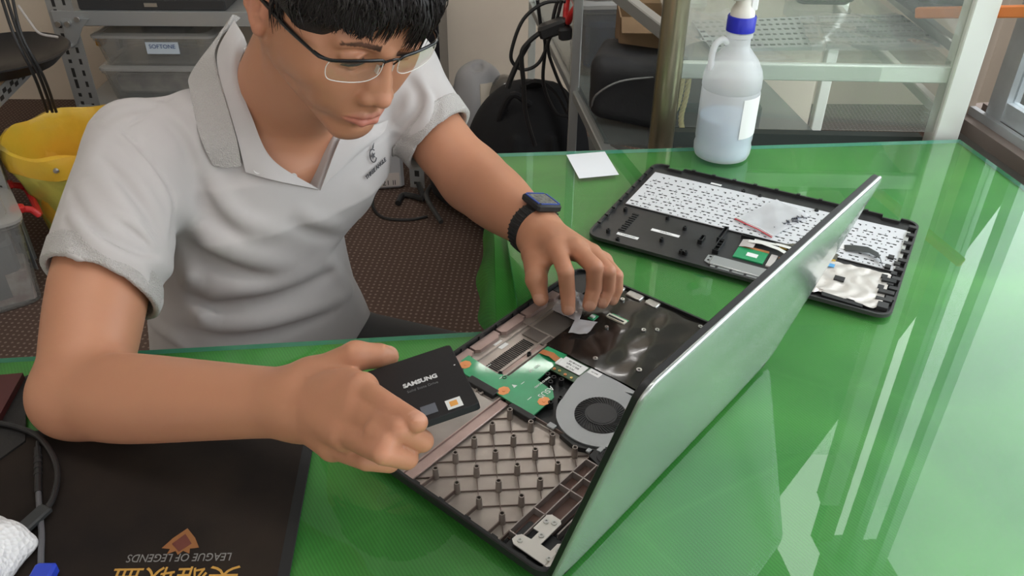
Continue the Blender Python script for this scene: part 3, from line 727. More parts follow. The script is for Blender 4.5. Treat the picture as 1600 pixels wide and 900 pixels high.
# ================================================================ DESK, LAPTOP AND THE THINGS ON THE GLASS
Z3 = A(0, 0, 1)
def line_x(a, b, c, d):
    """crossing of the lines a-b and c-d on the desk plane"""
    a, b, c, d = [np.asarray(q)[:2] for q in (a, b, c, d)]
    M = np.array([b-a, -(d-c)]).T; s = np.linalg.solve(M, c-a)[0]; return np.r_[a+(b-a)*s, 0.]
e0, e1 = Uz(0, 560), Uz(740, 519); g0, g1 = Uz(770, 240), Uz(809, 478)
NC = line_x(e0, e1, g0, g1); FLc = Uz(771, 240); FRc = Uz(1500, 218); rdir = nrm(Uz(1600, 290)-FRc)
EDIR = nrm(e1-e0)
P_out = [NC, g0+(g0-g1)*0, FLc, FRc, FRc+rdir*1.75, A(-1.25, -.52, 0), NC-EDIR*1.25]
P_out = [NC, FLc, FRc, FRc+rdir*1.78, A(-1.25, -.52, 0), NC-EDIR*1.25]
def grow(P, d):
    """push a polygon outwards (negative: inwards)"""
    P = [np.asarray(p)[:2] for p in P]; n = len(P); area = sum(P[i][0]*P[(i+1) % n][1]-P[(i+1) % n][0]*P[i][1] for i in range(n)); s = 1 if area > 0 else -1; out = []
    for i in range(n):
        a, b, c = P[i-1], P[i], P[(i+1) % n]; d1, d2 = nrm(b-a), nrm(c-b); n1, n2 = A(d1[1], -d1[0])*s, A(d2[1], -d2[0])*s
        out.append(line_x(a+n1*d, b+n1*d, b+n2*d, c+n2*d))
    return out
GT = .006
gedge = mat('glass_edge_green', (.10, .42, .33), rough=.12, spec=.8)
gtop = glassy('desk_glass', (.96, 1, .97), .012, .012, 1., (.75, .9, .8), 1.52)
b = MB(); n_ = len(P_out); top = [A(p[0], p[1], 0) for p in P_out]; bot = [p-Z3*GT for p in top]
b.mi = 0; b.add(top+bot, [tuple(range(n_))[::-1] if False else tuple(range(n_))])
b.mi = 1; b.add(top+bot, [(i, n_+i, n_+(i+1) % n_, (i+1) % n_) for i in range(n_)])
gl_ = b.build('glass_desk_sheet', [gtop, gedge], None, smooth=False); tag(gl_, 'large clear glass sheet covering the green L-shaped desk', 'glass')
# green printed sheet under the glass
gm = bpy.data.materials.new('green_print'); gm.use_nodes = True; nt = gm.node_tree; N = nt.nodes; Lk = nt.links; bs = N['Principled BSDF']
tc = N.new('ShaderNodeTexCoord')
n1 = N.new('ShaderNodeTexNoise'); n1.inputs['Scale'].default_value = 3.2; n1.inputs['Detail'].default_value = 2; n1.inputs['Distortion'].default_value = 1.2
Lk.new(tc.outputs['Object'], n1.inputs['Vector'])
r1 = N.new('ShaderNodeValToRGB'); cr = r1.color_ramp; cr.elements[0].position = .30; cr.elements[0].color = (.018, .185, .020, 1); cr.elements[1].position = .72; cr.elements[1].color = (.066, .320, .044, 1)
Lk.new(n1.outputs['Fac'], r1.inputs[0])
vo = N.new('ShaderNodeTexVoronoi'); vo.feature = 'DISTANCE_TO_EDGE'; vo.inputs['Scale'].default_value = 5.5; Lk.new(tc.outputs['Object'], vo.inputs['Vector'])
r2 = N.new('ShaderNodeValToRGB'); r2.color_ramp.elements[0].position = .0; r2.color_ramp.elements[0].color = (.12, .12, .12, 1); r2.color_ramp.elements[1].position = .02; r2.color_ramp.elements[1].color = (0, 0, 0, 1)
Lk.new(vo.outputs['Distance'], r2.inputs[0])
mx = N.new('ShaderNodeMix'); mx.data_type = 'RGBA'; Lk.new(r2.outputs['Color'], mx.inputs['Factor']); Lk.new(r1.outputs['Color'], mx.inputs['A']); mx.inputs['B'].default_value = (.09, .38, .07, 1)
wv = N.new('ShaderNodeTexWave'); wv.inputs['Scale'].default_value = 105; wv.inputs['Distortion'].default_value = 1.0; wv.inputs['Detail'].default_value = 2
mpn = N.new('ShaderNodeMapping'); mpn.inputs['Rotation'].default_value = (0, 0, math.radians(-32)); Lk.new(tc.outputs['Object'], mpn.inputs['Vector']); Lk.new(mpn.outputs[0], wv.inputs['Vector'])
m2 = N.new('ShaderNodeMix'); m2.data_type = 'RGBA'; m2.blend_type = 'MULTIPLY'; m2.inputs['Factor'].default_value = .22
Lk.new(mx.outputs['Result'], m2.inputs['A']); Lk.new(wv.outputs['Color'], m2.inputs['B']); Lk.new(m2.outputs['Result'], bs.inputs['Base Color'])
bs.inputs['Roughness'].default_value = .45; bs.inputs['Specular IOR Level'].default_value = .35
MATS['green_print'] = gm
P_gr = grow(P_out, .0)
P_gr[0] = P_gr[0]+A(-.028, .0, 0); P_gr[1] = P_gr[1]+A(-.002, 0, 0)
b = MB(); b.prism([A(p[0], p[1], -GT-.0022) for p in P_gr], Z3*.002)
# loose edge of the sheet hanging down inside the notch
q0, q1 = A(*P_gr[0][:2], -GT-.001), A(*P_gr[1][:2], -GT-.001); rows = []
for t in np.linspace(0.0, .62, 26):
    p = q0+(q1-q0)*t; w = .040*math.sin(math.pi*min(1, t/.62))**.6+.004; rows.append([p+A(-w*k*.5, 0, -w*k*k*.9)+A(.003*math.sin(t*30)*k, 0, 0) for k in (0, .33, .66, 1)])
b.sheet(rows, .0012)
o = b.build('green_desk_cover', gm, None); tag(o, 'bright green printed sheet lying under the glass of the desk', 'desk cover')
# the desk itself
wood = mat('desk_board', (.30, .26, .21), rough=.6, noise=(6, .5, (.2, .17, .13)))
dk = thing('office_desk', NC+A(0, 0, -.75), 'L-shaped desk under the green sheet and glass', 'desk')
b = MB(); b.prism([A(p[0], p[1], -GT-.0275) for p in grow(P_out, -.004)], Z3*.025); b.build('tabletop', wood, dk, smooth=False)
ins = grow(P_out, -.04); lm = mat('desk_leg_metal', (.10, .10, .10), rough=.5, metal=.6)
for p in ins: b = MB(); b.box(p[0]-.02, p[1]-.02, -.75, p[0]+.02, p[1]+.02, -GT-.0275, .003); b.build('leg', lm, dk)
# ---------------------------------------------------------------- opened laptop
BT = .868; BU = A(math.cos(BT), math.sin(BT), 0); BV = A(-math.sin(BT), math.cos(BT), 0); BC = A(.056, .637, 0)
def L(x, y, z=0.): return BC+BU*x*.001+BV*y*.001+Z3*z*.001              # laptop frame, millimetres
def rrect(x0, y0, x1, y1, r, n=6):
    out = []
    for cx, cy, a0 in ((x1-r, y1-r, 0), (x0+r, y1-r, 90), (x0+r, y0+r, 180), (x1-r, y0+r, 270)):
        out += [(cx+r*math.cos(math.radians(a0+90*k/n)), cy+r*math.sin(math.radians(a0+90*k/n))) for k in range(n+1)]
    return out
def slab(b, poly, z0, z1, fr=None):
    fr = fr or L; P = [fr(x, y, z0) for x, y in poly]; return b.prism(P, fr(0, 0, z1)-fr(0, 0, z0))
def ring(b, po, pi, z0, z1, fr):
    n = len(po); V = [fr(x, y, z) for P, z in ((po, z0), (po, z1), (pi, z1), (pi, z0)) for x, y in P]
    return b.add(V, [(k*n+i, k*n+(i+1) % n, ((k+1) % 4)*n+(i+1) % n, ((k+1) % 4)*n+i) for k in range(4) for i in range(n)])
def lbox(b, x0, y0, x1, y1, z0, z1, bev=0., fr=None):
    fr = fr or L; o = fr(0, 0, 0); u = fr(1, 0, 0)-o; v = fr(0, 1, 0)-o; w = fr(0, 0, 1)-o
    return b.frame(fr((x0+x1)/2, (y0+y1)/2, (z0+z1)/2), u, v, w, abs(x1-x0)/2000, abs(y1-y0)/2000, abs(z1-z0)/2000, bev/1000)
def lcyl(b, x, y, z0, z1, r, ri=0., n=20, fr=None):
    fr = fr or L; w = fr(0, 0, 1)-fr(0, 0, 0); u = fr(1, 0, 0)-fr(0, 0, 0); h = (z1-z0)/1000; r /= 1000; ri /= 1000
    pr = [(r, 0), (r, h)]+([(ri, h), (ri, h*.15), (0, h*.15)] if ri else []); 
    return b.lathe(fr(x, y, z0), pr, n, w, u)
kblack = mat('black_plastic', (.012, .013, .014), rough=.42, bump=('noise', 700, .12, .0003))
kgloss = mat('black_film', (.011, .010, .009), rough=.16, spec=.6, coat=.3, coatr=.08, bump=('noise', 12, .14, .010))
deckm = mat('taupe_coated_plastic', (.43, .38, .34), rough=.33, metal=.5, noise=(22, .45, (.20, .165, .15)))
deckp = mat('pinkish_coated_plastic', (.45, .33, .30), rough=.38, metal=.4, noise=(30, .5, (.22, .15, .135)))
silver = mat('silver_sheet', (.62, .62, .60), rough=.28, metal=.9); steel = mat('dull_steel', (.50, .49, .47), rough=.35, metal=.9)
white = mat('white_label', (.78, .78, .77), rough=.6); pcb = mat('green_circuit_board', (.02, .30, .12), rough=.32, coat=.4, noise=(90, .35, (.02, .22, .09)))
copper = mat('copper_pad', (.72, .30, .12), rough=.4, metal=.5); gold = mat('gold_contact', (.70, .52, .22), rough=.35, metal=.8)
inkw = mat('white_silkscreen', (.75, .80, .76), rough=.6); inkd = mat('black_ink', (.02, .02, .02), rough=.6)
lap = thing('opened_laptop', L(0, 0, 0), 'opened laptop with exposed inside parts and raised silver lid, on green desk', 'laptop')
b = MB(); po = rrect(-190, -126, 190, 126, 17); pi = rrect(-186.5, -122.5, 186.5, 122.5, 14)
po2 = rrect(-185, -121, 185, 121, 14)
n = len(po); V = [L(x, y, 1.5) for x, y in po2]+[L(x, y, 6) for x, y in po]+[L(x, y, 14) for x, y in po]+[L(x, y, 15) for x, y in rrect(-189, -125, 189, 125, 16.5)]+[L(x, y, 15) for x, y in pi]+[L(x, y, 3.2) for x, y in pi]
b.add(V, [(k*n+i, k*n+(i+1) % n, (k+1)*n+(i+1) % n, (k+1)*n+i) for k in range(5) for i in range(n)]+[tuple(range(n))[::-1], tuple(range(5*n, 6*n))])
for x in range(-165, 186, 28): lbox(b, x, 121, x+7, 123.5, 8, 14.6)
for y in range(-100, 110, 30): lbox(b, -187.5, y, -185, y+6, 8, 14.6)
tray = b.build('bottom_shell', kblack, lap)
for x, y in ((-160, -100), (160, -100), (-160, 100), (160, 100)): b = MB(); lcyl(b, x, y, 0, 1.6, 7); b.build('rubber_foot', mat('rubber', (.02, .02, .02), rough=.8), lap)
# palm-rest strip: taupe deck, scalloped pink inner wall, vent
b = MB(); lbox(b, -184, 44, 128, 113, 3.2, 6.2); b.build('inner_deck', deckm, lap)
b = MB(); prof = []
xs = list(range(-60, 150, 6))
for i, x in enumerate(range(-55, 128, 42)):
    slab(b, [(x, 113), (x+4, 109), (x+33, 109), (x+36, 112), (x+39, 112), (x+39, 121), (x, 121)], 3.2, 10.5)
b.build('shell_wall', deckp, lap)
b = MB(); lbox(b, -60, 101, 128, 103.5, 6.2, 8.2); lbox(b, -60, 70, 60, 72, 6.2, 8.5); lbox(b, 60, 62, 62, 108, 6.2, 8.5); lbox(b, -60, 62, 60, 64, 6.2, 9); b.build('deck_rib', deckm, lap)
b = MB(); lbox(b, 44, 64, 128, 96, 6.2, 8.0, .5); b.build('deck_cover', mat('grey_brushed', (.22, .20, .185), rough=.3, metal=.6), lap)
b = MB()
for k in range(22): x = -21+k*2.8; lbox(b, x, 75, x+1.35, 90, 6.2, 6.9)
b.build('vent_grille', inkd, lap)
b = MB(); lbox(b, 10, 96, 22, 108, 6.2, 6.5); b.build('white_sticker', white, lap)
b = MB(); lbox(b, -25, 62, 42, 71, 6.2, 7.2); b.build('pink_recess', deckp, lap)
for x, y in ((-24, 68), (-27, 60), (20, 66)): b = MB(); lcyl(b, x, y, 6.2, 11, 2.4, 1.5); b.build('screw_boss', kblack, lap)
b = MB(); lbox(b, -184, 44, -60, 80, 6.2, 8.0, .4); slab(b, [(-184, 80), (-62, 80), (-62, 96), (-184, 96)], 6.2, 7.2); b.build('drive_bay_floor', mat('bay_metal', (.34, .315, .295), rough=.3, metal=.7, noise=(20, .4, (.15, .13, .12))), lap)
b = MB(); lbox(b, -184, 96, -60, 119, 4, 8.5, .5); lbox(b, -186, 56, -172, 84, 6.2, 9.5, .5); b.build('bay_cover', kblack, lap)
# post lattice: floor, diagonal ribs, twenty posts
b = MB(); slab(b, [(-185, -70), (-50, -70), (-50, 38), (-185, 38)], 3.2, 3.5); b.build('lattice_floor', deckm, lap)
b = MB(); lbox(b, -185, 33, -52, 43.5, 5, 7.6, .6); slab(b, [(-185, 43.5), (-52, 43.5), (-52, 44.5), (-185, 44.5)], 5, 9.4); b.build('lattice_border', deckp, lap)
X0, Y0 = -165., -57.; b = MB()
def rib(b, x0, y0, x1, y1, z0, z1, w=1.0, fr=None):
    fr = fr or L; a, c = fr(x0, y0, (z0+z1)/2), fr(x1, y1, (z0+z1)/2); b.bar(a, c, w/1000, (z1-z0)/1000)
pitch = 25.3
for i in range(5):
    for j in range(4):
        x, y = X0+i*pitch, Y0+j*26
        for dx, dy in ((1, 1), (1, -1)):
            x2, y2 = x+dx*pitch, y+dy*26
            if Y0-14 <= y2 <= Y0+3*26+14 and x2 <= X0+4*pitch+14: rib(b, x, y, x2, y2, 3.5, 4.9, .7)
for i in range(5):
    x = X0+i*pitch
    rib(b, x, Y0, x-min(pitch/2, 18), Y0-13, 3.5, 4.9, .7); rib(b, x, Y0, x+pitch/2, Y0-13, 3.5, 4.9, .7); rib(b, x, Y0+78, x-pitch/2, Y0+91, 3.5, 4.9, .7); rib(b, x, Y0+78, x+pitch/2, Y0+91, 3.5, 4.9, .7)
for j in range(4): y = Y0+26*j; rib(b, X0, y, X0-18, y, 5, 9); rib(b, X0+4*pitch, y, X0+4*pitch+12, y+13, 3.5, 4.9, .7)
rib(b, -185, -70, -50, -70, 5, 9.5, 1.2); rib(b, -50, -70, -50, 38, 5, 8.5, 1.2)
b.build('diagonal_rib', mat('rib_brown', (.16, .12, .105), rough=.45, metal=.3), lap)
postm = mat('post_plastic', (.27, .235, .21), rough=.33, metal=.5)
for i in range(5):
    for j in range(4):
        b = MB(); h = L(X0+i*pitch, Y0+j*26, 5); b.lathe(L(X0+i*pitch, Y0+j*26, 3.4), [(.0030, 0), (.0026, .0125), (.0017, .0125), (.0017, .005), (0, .005)], 18, Z3); b.build('screw_post', postm, lap)
# open compartments beside the lattice
b = MB(); lbox(b, -174, -98, -64, -71, 3.2, 4.4); b.build('compartment_floor', mat('brown_floor', (.15, .085, .068), rough=.5, metal=.3, noise=(40, .5, (.07, .05, .045))), lap)
b = MB()
for y in (-71, -83, -97): rib(b, -172, y, -66, y, 4, 12, 1.1)
for x in (-172, -140, -105, -86, -66): rib(b, x, -97, x, -71, 4, 12, 1.1)
rib(b, -150, -104, -70, -104, 4, 12, 1.2); rib(b, -70, -104, -62, -97, 4, 12, 1); rib(b, -120, -108, -85, -108, 3.2, 11, 1.6)
b.build('compartment_wall', mat('taupe_rib', (.34, .30, .28), rough=.4, metal=.4), lap)
b = MB(); slab(b, [(-60, -70), (-32, -68), (-24, -84), (-36, -106), (-78, -106), (-84, -98), (-66, -92)], 3.2, 10.5); lcyl(b, -50, -83, 10.5, 11.3, 9.5, 8.2, 28); lcyl(b, -50, -83, 10.5, 11.2, 5.5, 4.6, 24); lcyl(b, -50, -83, 10.5, 11.0, 2.2, 0, 16); b.build('speaker_box', kblack, lap)
b = MB(); lcyl(b, -70, -94, 10.5, 12, 3.4, 1.3, 12); b.build('screw', steel, lap)
b = MB(); b.tube(resample([L(-66, -112, 9), L(-84, -112, 10), L(-110, -108, 8), L(-135, -112, 8), L(-150, -108, 7)], 5), .0012, 6); b.build('speaker_wire', inkd, lap)
# hinge bracket
b = MB(); slab(b, [(-181, -116), (-179, -120), (-158, -120), (-156, -117), (-156, -112), (-158, -110), (-167, -110), (-167, -100), (-140, -100), (-137, -97), (-137, -88), (-140, -85), (-158, -85), (-158, -91), (-168, -91), (-169, -82), (-173, -79), (-178, -79), (-181, -83)], 11.6, 12.8)
hg = b.build('hinge_bracket', mat('pale_steel', (.66, .64, .60), rough=.4, metal=.4), lap)
for x, y in ((-175, -85), (-143, -95), (-160, -95), (-174, -114), (-146, -89), (-163, -115)):
    b = MB(); lcyl(b, x, y, 12.8, 13.8, 2.5, 1.0, 14); b.build('screw', silver, hg)
b = MB(); b.tube([L(-182, -118, 10), L(-160, -118, 10), L(-160, -118, 10.1), L(-150, -118, 10)], [.0042, .0042, .0032, .0032], 16); b.build('hinge_barrel', silver, hg)
b = MB(); lbox(b, -184, -112, -150, -75, 3.2, 8, 1); lbox(b, -185, -122, -120, -113, 3.2, 9, 1); b.build('hinge_mount', kblack, lap)
# circuit board of the optical bay / ports
b = MB(); slab(b, [(-36, 112), (-24, 112), (-26, 92), (-27, 70), (-22, 58), (20, 58), (42, 59), (44, 34), (10, 33), (-8, 32), (-11, 10), (-18, 3), (-52, 2), (-50, 52), (-49, 95)], 9.2, 10.6)
cb = b.build('circuit_board', pcb, lap)
for x, y in ((-38, 104), (-43, 47), (-29, 7)):
    b = MB(); slab(b, [(x+7*math.cos(a), y+6*math.sin(a)) for a in np.linspace(0, 2*math.pi, 9)[:-1]], 10.6, 10.9); lcyl(b, x, y, 10.9, 11.3, 1.8, 0, 12); b.build('copper_pad', copper, cb)
b = MB(); lbox(b, -56, 50, -46, 87, 5, 11.5, .6); b.build('connector', kblack, cb)
b = MB(); lbox(b, -58, -1, -51, 29, 5, 11.5, .6); b.build('connector', kblack, cb)
b = MB(); b.sheet([[L(26+x, 56-y, 10.9+z) for x in (0, 4, 8)] for y, z in ((-2, .6), (4, 1.6), (12, 3.2), (18, 1.2), (22, .4))], .0003); b.build('ribbon_cable', mat('brown_ribbon', (.42, .15, .05), rough=.3), cb)
b = MB(); lbox(b, 24, 32.5, 35, 35, 10.6, 12); b.build('ribbon_socket', white, cb)
def ltext(txt, x, y, z, size, m, par, ang=0., fr=None, sq=1., dep=.00012):
    fr = fr or L; o = fr(0, 0, 0); u = nrm(fr(1, 0, 0)-o); v = nrm(fr(0, 1, 0)-o); a = math.radians(ang)
    return text_obj('printed_text', txt, size/1000, m, par, fr(x, y, z), u*math.cos(a)+v*math.sin(a), -u*math.sin(a)+v*math.cos(a), dep, squash=sq)
ltext('ASUS', -17, 14, 10.8, 9, inkw, cb, 178); ltext('X550 IO BOARD', -8, 26, 10.8, 3.2, inkw, cb, 178)
ltext('REV. 2.0', 4, 46, 10.8, 4.4, inkw, cb, 178)
b = MB()
for x, y, w in ((-24, 40, 5), (-32, 62, 8), (-30, 84, 10), (-38, 20, 6)): lbox(b, x, y, x+w, y+.7, 10.6, 10.75)
slab(b, [(-33, 42), (-28, 42), (-30.5, 47)], 10.6, 10.8); b.build('white_marking', inkw, cb)
# black film over the mainboard
G = []; FX = [42+3*i for i in range(48)]
for i in range(50):
    row = []
    for j in range(46):
        x = 44+i*(186-44)/49; y = -118+j*3.95; ymax = 62+26*max(0, min(1, (x-92)/60)); y = -118+(ymax+118)*j/45
        z = 11.3+.55*math.sin(x*.11+y*.05)*math.sin(y*.085+1)+.35*math.sin(x*.031-y*.17)+.9*math.exp(-((x-150)**2+(y+40)**2)/500)
        row.append(L(x, y, z))
    G.append(row)
b = MB(); b.sheet(G, .0003); film = b.build('mainboard_film', kgloss, lap)
b = MB(); slab(b, [(130, 90), (186, 90), (186, 121), (130, 121)], 3.2, 11); slab(b, [(128, 96), (100, 96), (100, 62), (128, 74)], 3.2, 9); b.build('port_corner', kblack, lap)
for x, y, r in ((181, 22, 2.6), (132, -4, 2.6), (142, -15, 2.4), (178, -48, 2.6), (71, -38, 3), (57, 7, 2.6), (162, -69, 2.4), (166, 47, 2.6), (110, 30, 2.2), (174, 88, 2.6)):
    b = MB(); lcyl(b, x, y, 10.4, 12.9, r, r*.45, 16); b.build('screw', silver if r < 2.7 else steel, lap)
b = MB(); lbox(b, 126, 18, 133, 42, 11, 13.4, .3); sock = b.build('ribbon_socket', mat('socket_ivory', (.62, .60, .50), rough=.45), lap)
b = MB(); lbox(b, 127.2, 20, 129.6, 40, 13.4, 13.8); b.build('socket_latch', inkd, sock); b = MB(); lbox(b, 133, 18, 136, 40, 11, 11.9); b.build('socket_pad', pcb, sock)
b = MB(); lbox(b, 110, 48, 121, 56, 11, 12.2); k_ = b.build('small_board', pcb, lap); b = MB(); lbox(b, 113, 50, 117, 55, 12.2, 14); b.build('pin_header', white, k_)
for x0, x1, y0, y1 in ((178, 187, 56, 70), (176, 187, 30, 50), (176, 187, 8, 24)):
    b = MB(); lbox(b, x0, y0, x1, y1, 6, 13.6, .8); b.build('port_housing', steel, lap)
for y in range(-100, 0, 16):
    pass
b = MB(); lbox(b, 146, -70, 156, -58, 12.2, 12.7); b.build('white_sticker', white, lap)
# wireless card
b = MB(); lbox(b, 14, 2, 26, 34, 9, 10.2); lbox(b, 24, 2, 43, 34, 9, 10.2); wf = b.build('wireless_card', mat('dark_green_board', (.05, .10, .05), rough=.35), lap)
b = MB(); lbox(b, 25, 4, 41, 33, 10.2, 11.2, .3); b.build('card_label', white, wf)
for i, t in enumerate(('AW-NB158', '802.11 b/g/n', 'FCC ID')): ltext(t, 37-i*4.6, 18, 11.25, 3.2, inkd, wf, 90)
for x, y, m_ in ((17, 8, gold), (17, 16, copper), (18, 24, gold), (17, 30, copper)): b = MB(); lcyl(b, x, y, 10.2, 11.2, 1.6, .7, 12); b.build('card_contact', m_, wf)
for x, y in ((6, 30), (8, 14), (-2, 20), (6, 22), (-14, -2), (-26, 1)):
    b = MB(); lcyl(b, x, y, 3.2, 11.5, 2.6, 1.6, 14); b.build('screw_boss', kblack, lap)
# cooling fan
fan = None
cx, cy, R_ = -9, -47, 43
outl = []
for a in np.linspace(math.radians(95), math.radians(360+2), 40): outl.append((cx+R_*math.cos(a), cy+R_*math.sin(a)))
outl += [(41, -62), (43, -30), (42, 2), (20, 3), (4, 0)]
b = MB(); slab(b, [(cx+(x-cx)*1.0, cy+(y-cy)*1.0) for x, y in outl], 3.4, 11.0); 
fgrey = mat('grey_fan_metal', (.36, .375, .385), rough=.42, metal=.45)
fan = b.build('cooling_fan', fgrey, lap, auto=.5)
b = MB(); lcyl(b, cx, cy, 11.0, 11.35, 25.5, 0, 48); b.build('fan_opening', mat('fan_dark', (.006, .006, .007), rough=.5), fan)
b = MB(); lcyl(b, cx, cy, 11.35, 12.6, 15.5, 0, 40); lcyl(b, cx, cy, 12.6, 13.0, 13.5, 0, 40); b.build('fan_hub', mat('fan_hub_grey', (.035, .035, .037), rough=.45), fan)
b = MB()
for k in range(46):
    a = 2*math.pi*k/46; b.bar(L(cx+15.5*math.cos(a), cy+15.5*math.sin(a), 11.8), L(cx+25*math.cos(a+.28), cy+25*math.sin(a+.28), 11.8), .0005, .0009)
b.build('fan_blade', mat('fan_blade_grey', (.055, .055, .058), rough=.4), fan)
b = MB(); lbox(b, 34, -13, 42, 1, 11.0, 11.3); b.build('fan_label', white, fan); ltext('FAN 5V', 38, -6, 11.35, 2.4, inkd, fan, 90)
for x, y, w, h in ((-50, -76, 8, 5), (-57, -68, 5, 4), (34, -72, 9, 4), (-54, -24, 6, 8)): b = MB(); lbox(b, x, y, x+w, y+h, 9, 11.4, .4); b.build('fan_tab', fgrey, fan)
for col, off in (((.30, .05, .03), 0), ((.02, .02, .02), 1.6), ((.35, .25, .05), -1.5)):
    b = MB(); b.tube(resample([L(20+off, -74, 12), L(34, -70+off, 14), L(48+off, -62, 15), L(56+off, -66, 14.5), L(54, -74, 13)], 6), .0006, 6); b.build('fan_wire', mat('wire_%.2f' % col[0], col, rough=.5), lap)
b = MB(); lbox(b, 48, -82, 56, -74, 11.5, 14, .3); b.build('fan_plug', mat('plug_ivory', (.66, .58, .42), rough=.5), lap)
b = MB(); slab(b, [(-50, -70), (-58, -52), (-54, -32), (-50, -36), (-52, -56), (-44, -72), (-20, -88), (8, -92), (8, -97), (-24, -94)], 4, 9.5); b.build('fan_surround', kblack, lap)
b = MB(); slab(b, [(8, -96), (60, -84), (186, -120), (186, -121), (0, -121)], 3.2, 8.5); b.build('rear_frame', kblack, lap)
# lid
LA = 1.3105; LT = -BV*math.cos(LA)+Z3*math.sin(LA); LN = -BV*math.sin(LA)-Z3*math.cos(LA); LO = BC-BV*.1277+Z3*.004
def LL(x, y, z=0.): return LO+BU*x*.001+LT*y*.001+LN*z*.001               # x along the hinge, y up the lid, z out of its back
lidm = mat('silver_lid', (.43, .465, .455), rough=.22, metal=.6, coat=.5, coatr=.08, bump=('noise', 3, .04, .02))
lid = None
def skin_lid(b, z_list):
    n = None; V = []
    for ins, z in z_list:
        P = rrect(-190+ins, 2, 190-ins, 244-ins, max(13-ins*.5, 3), 8); n = len(P); V += [LL(x, max(y, 2), z) for x, y in P]
    k = len(z_list); b.add(V, [(a*n+i, a*n+(i+1) % n, (a+1)*n+(i+1) % n, (a+1)*n+i) for a in range(k-1) for i in range(n)]+[tuple(range(n))[::-1], tuple(range((k-1)*n, k*n))])
b = MB(); skin_lid(b, [(.2, -3.0), (0, -2.6), (.0, -1.4), (.6, -.5), (2.0, .0), (6, .35), (30, 1.0), (80, 1.6)]); lid = b.build('lid_back', lidm, lap, auto=.9)
b = MB(); skin_lid(b, [(2.2, -8.0), (1.0, -7.4), (.4, -3.0)]); b.build('lid_bezel', kblack, lid)
b = MB(); b.add([LL(x, y, -8.15) for x, y in ((-172, 22), (172, 22), (172, 228), (-172, 228))]+[LL(x, y, -8.0) for x, y in ((-172, 22), (172, 22), (172, 228), (-172, 228))], [(0, 1, 2, 3), (7, 6, 5, 4), (0, 4, 5, 1), (1, 5, 6, 2), (2, 6, 7, 3), (3, 7, 4, 0)]); b.build('lid_screen', mat('dark_screen', (.01, .01, .012), rough=.1), lid)
for x in (-160, 160): b = MB(); b.tube([LL(x-12, 2, -4), LL(x+12, 2, -4)], .005, 14); b.build('lid_hinge_cap', kblack, lid)
# ---------------------------------------------------------------- top case lying upside down
PT = -.506; PU = A(math.cos(PT), math.sin(PT), 0); PV = A(-math.sin(PT), math.cos(PT), 0); PC = A(.323, .970, 0)
def Q(x, y, z=0.): return PC+PU*x*.001+PV*y*.001+Z3*z*.001
tcs = thing('laptop_top_case', Q(0, 0, 0), 'black laptop top case lying upside down behind lid, white keyboard backing showing', 'laptop part')
def notched(x0, y0, x1, y1, r):
    P = rrect(x0, y0, x1, y1, r); top = [p for p in P]
    return top
b = MB(); pl = [(-190+17, 126), (-168, 126), (-167, 119), (-148, 119), (-147, 126)]
def case_outline(ins):
    y1 = 126-ins; x1 = 190-ins; r = 17-ins*.5; P = []
    P += [(x1-r+r*math.cos(a), y1-r+r*math.sin(a)) for a in np.linspace(0, math.pi/2, 7)]
    P += [(166, y1), (165, y1-9), (143, y1-9), (142, y1)]
    P += [(-142, y1), (-143, y1-9), (-165, y1-9), (-166, y1)]
    P += [(-x1+r-r*math.sin(a), y1-r+r*math.cos(a)) for a in np.linspace(0, math.pi/2, 7)]
    P += [(-x1+r-r*math.cos(a), -y1+r-r*math.sin(a)) for a in np.linspace(0, math.pi/2, 7)]
    P += [(x1-r+r*math.sin(a), -y1+r-r*math.cos(a)) for a in np.linspace(0, math.pi/2, 7)]
    return P
o1, o2, i1 = case_outline(4), case_outline(0), case_outline(3)
n = len(o1); V = [Q(x, y, 0.3) for x, y in o1]+[Q(x, y, 2.5) for x, y in o2]+[Q(x, y, 7.2) for x, y in o2]+[Q(x, y, 7.2) for x, y in i1]+[Q(x, y, 3.0) for x, y in i1]
b.add(V, [(k*n+i, k*n+(i+1) % n, (k+1)*n+(i+1) % n, (k+1)*n+i) for k in range(4) for i in range(n)]+[tuple(range(n))[::-1], tuple(range(4*n, 5*n))])
lq = lambda b, *a, **k: lbox(b, *a, fr=Q, **k)
for x in range(-130, 140, 31): lq(b, x, 122, x+5, 126, 7, 9)
for y in range(-90, 110, 24): lq(b, -189, y, -184, y+5, 6, 8.6); lq(b, 178, y, 188, y+7, 4, 8.6)
lq(b, 168, -96, 186, -90, 3, 9); lq(b, 168, -80, 186, -72, 3, 9.5); lq(b, 172, -112, 184, -100, 3, 9)
for k in range(7): lq(b, 166+(k % 2)*9, -70+k*13, 173+(k % 2)*9, -62+k*13, 3, 8.4)
shell = b.build('case_shell', mat('black_case_plastic', (.022, .022, .023), rough=.36, noise=(14, .5, (.045, .045, .045)), bump=('noise', 60, .15, .001)), tcs)
for x, y in ((-171, -35), (-168, -101), (-98, -88), (-60, -104), (-66, -104), (-112, -28), (-82, -44), (-45, 100), (60, 92), (-148, -116), (-20, 96), (110, 90)):
    b = MB(); lcyl(b, x, y, 3, 8.2, 3.0, 1.5, 14, fr=Q); b.build('screw_boss', kblack, tcs)
b = MB()
for k in range(9): lq(b, -159+(k % 2)*1.5, -88+k*6, -150, -84.5+k*6, 3, 4.6)
b.build('speaker_grille', inkd, tcs)
b = MB()
for x0, y0, x1, y1 in ((-36, -52, -30, -18), (-32, -84, -24, -52), (-56, -70, -50, -54), (-10, -30, 40, -25), (50, -34, 100, -26)): ring(b, [(x0, y0), (x1, y0), (x1, y1), (x0, y1)], [(x0+1.2, y0+1.2), (x1-1.2, y0+1.2), (x1-1.2, y1-1.2), (x0+1.2, y1-1.2)], 3, 9, Q)
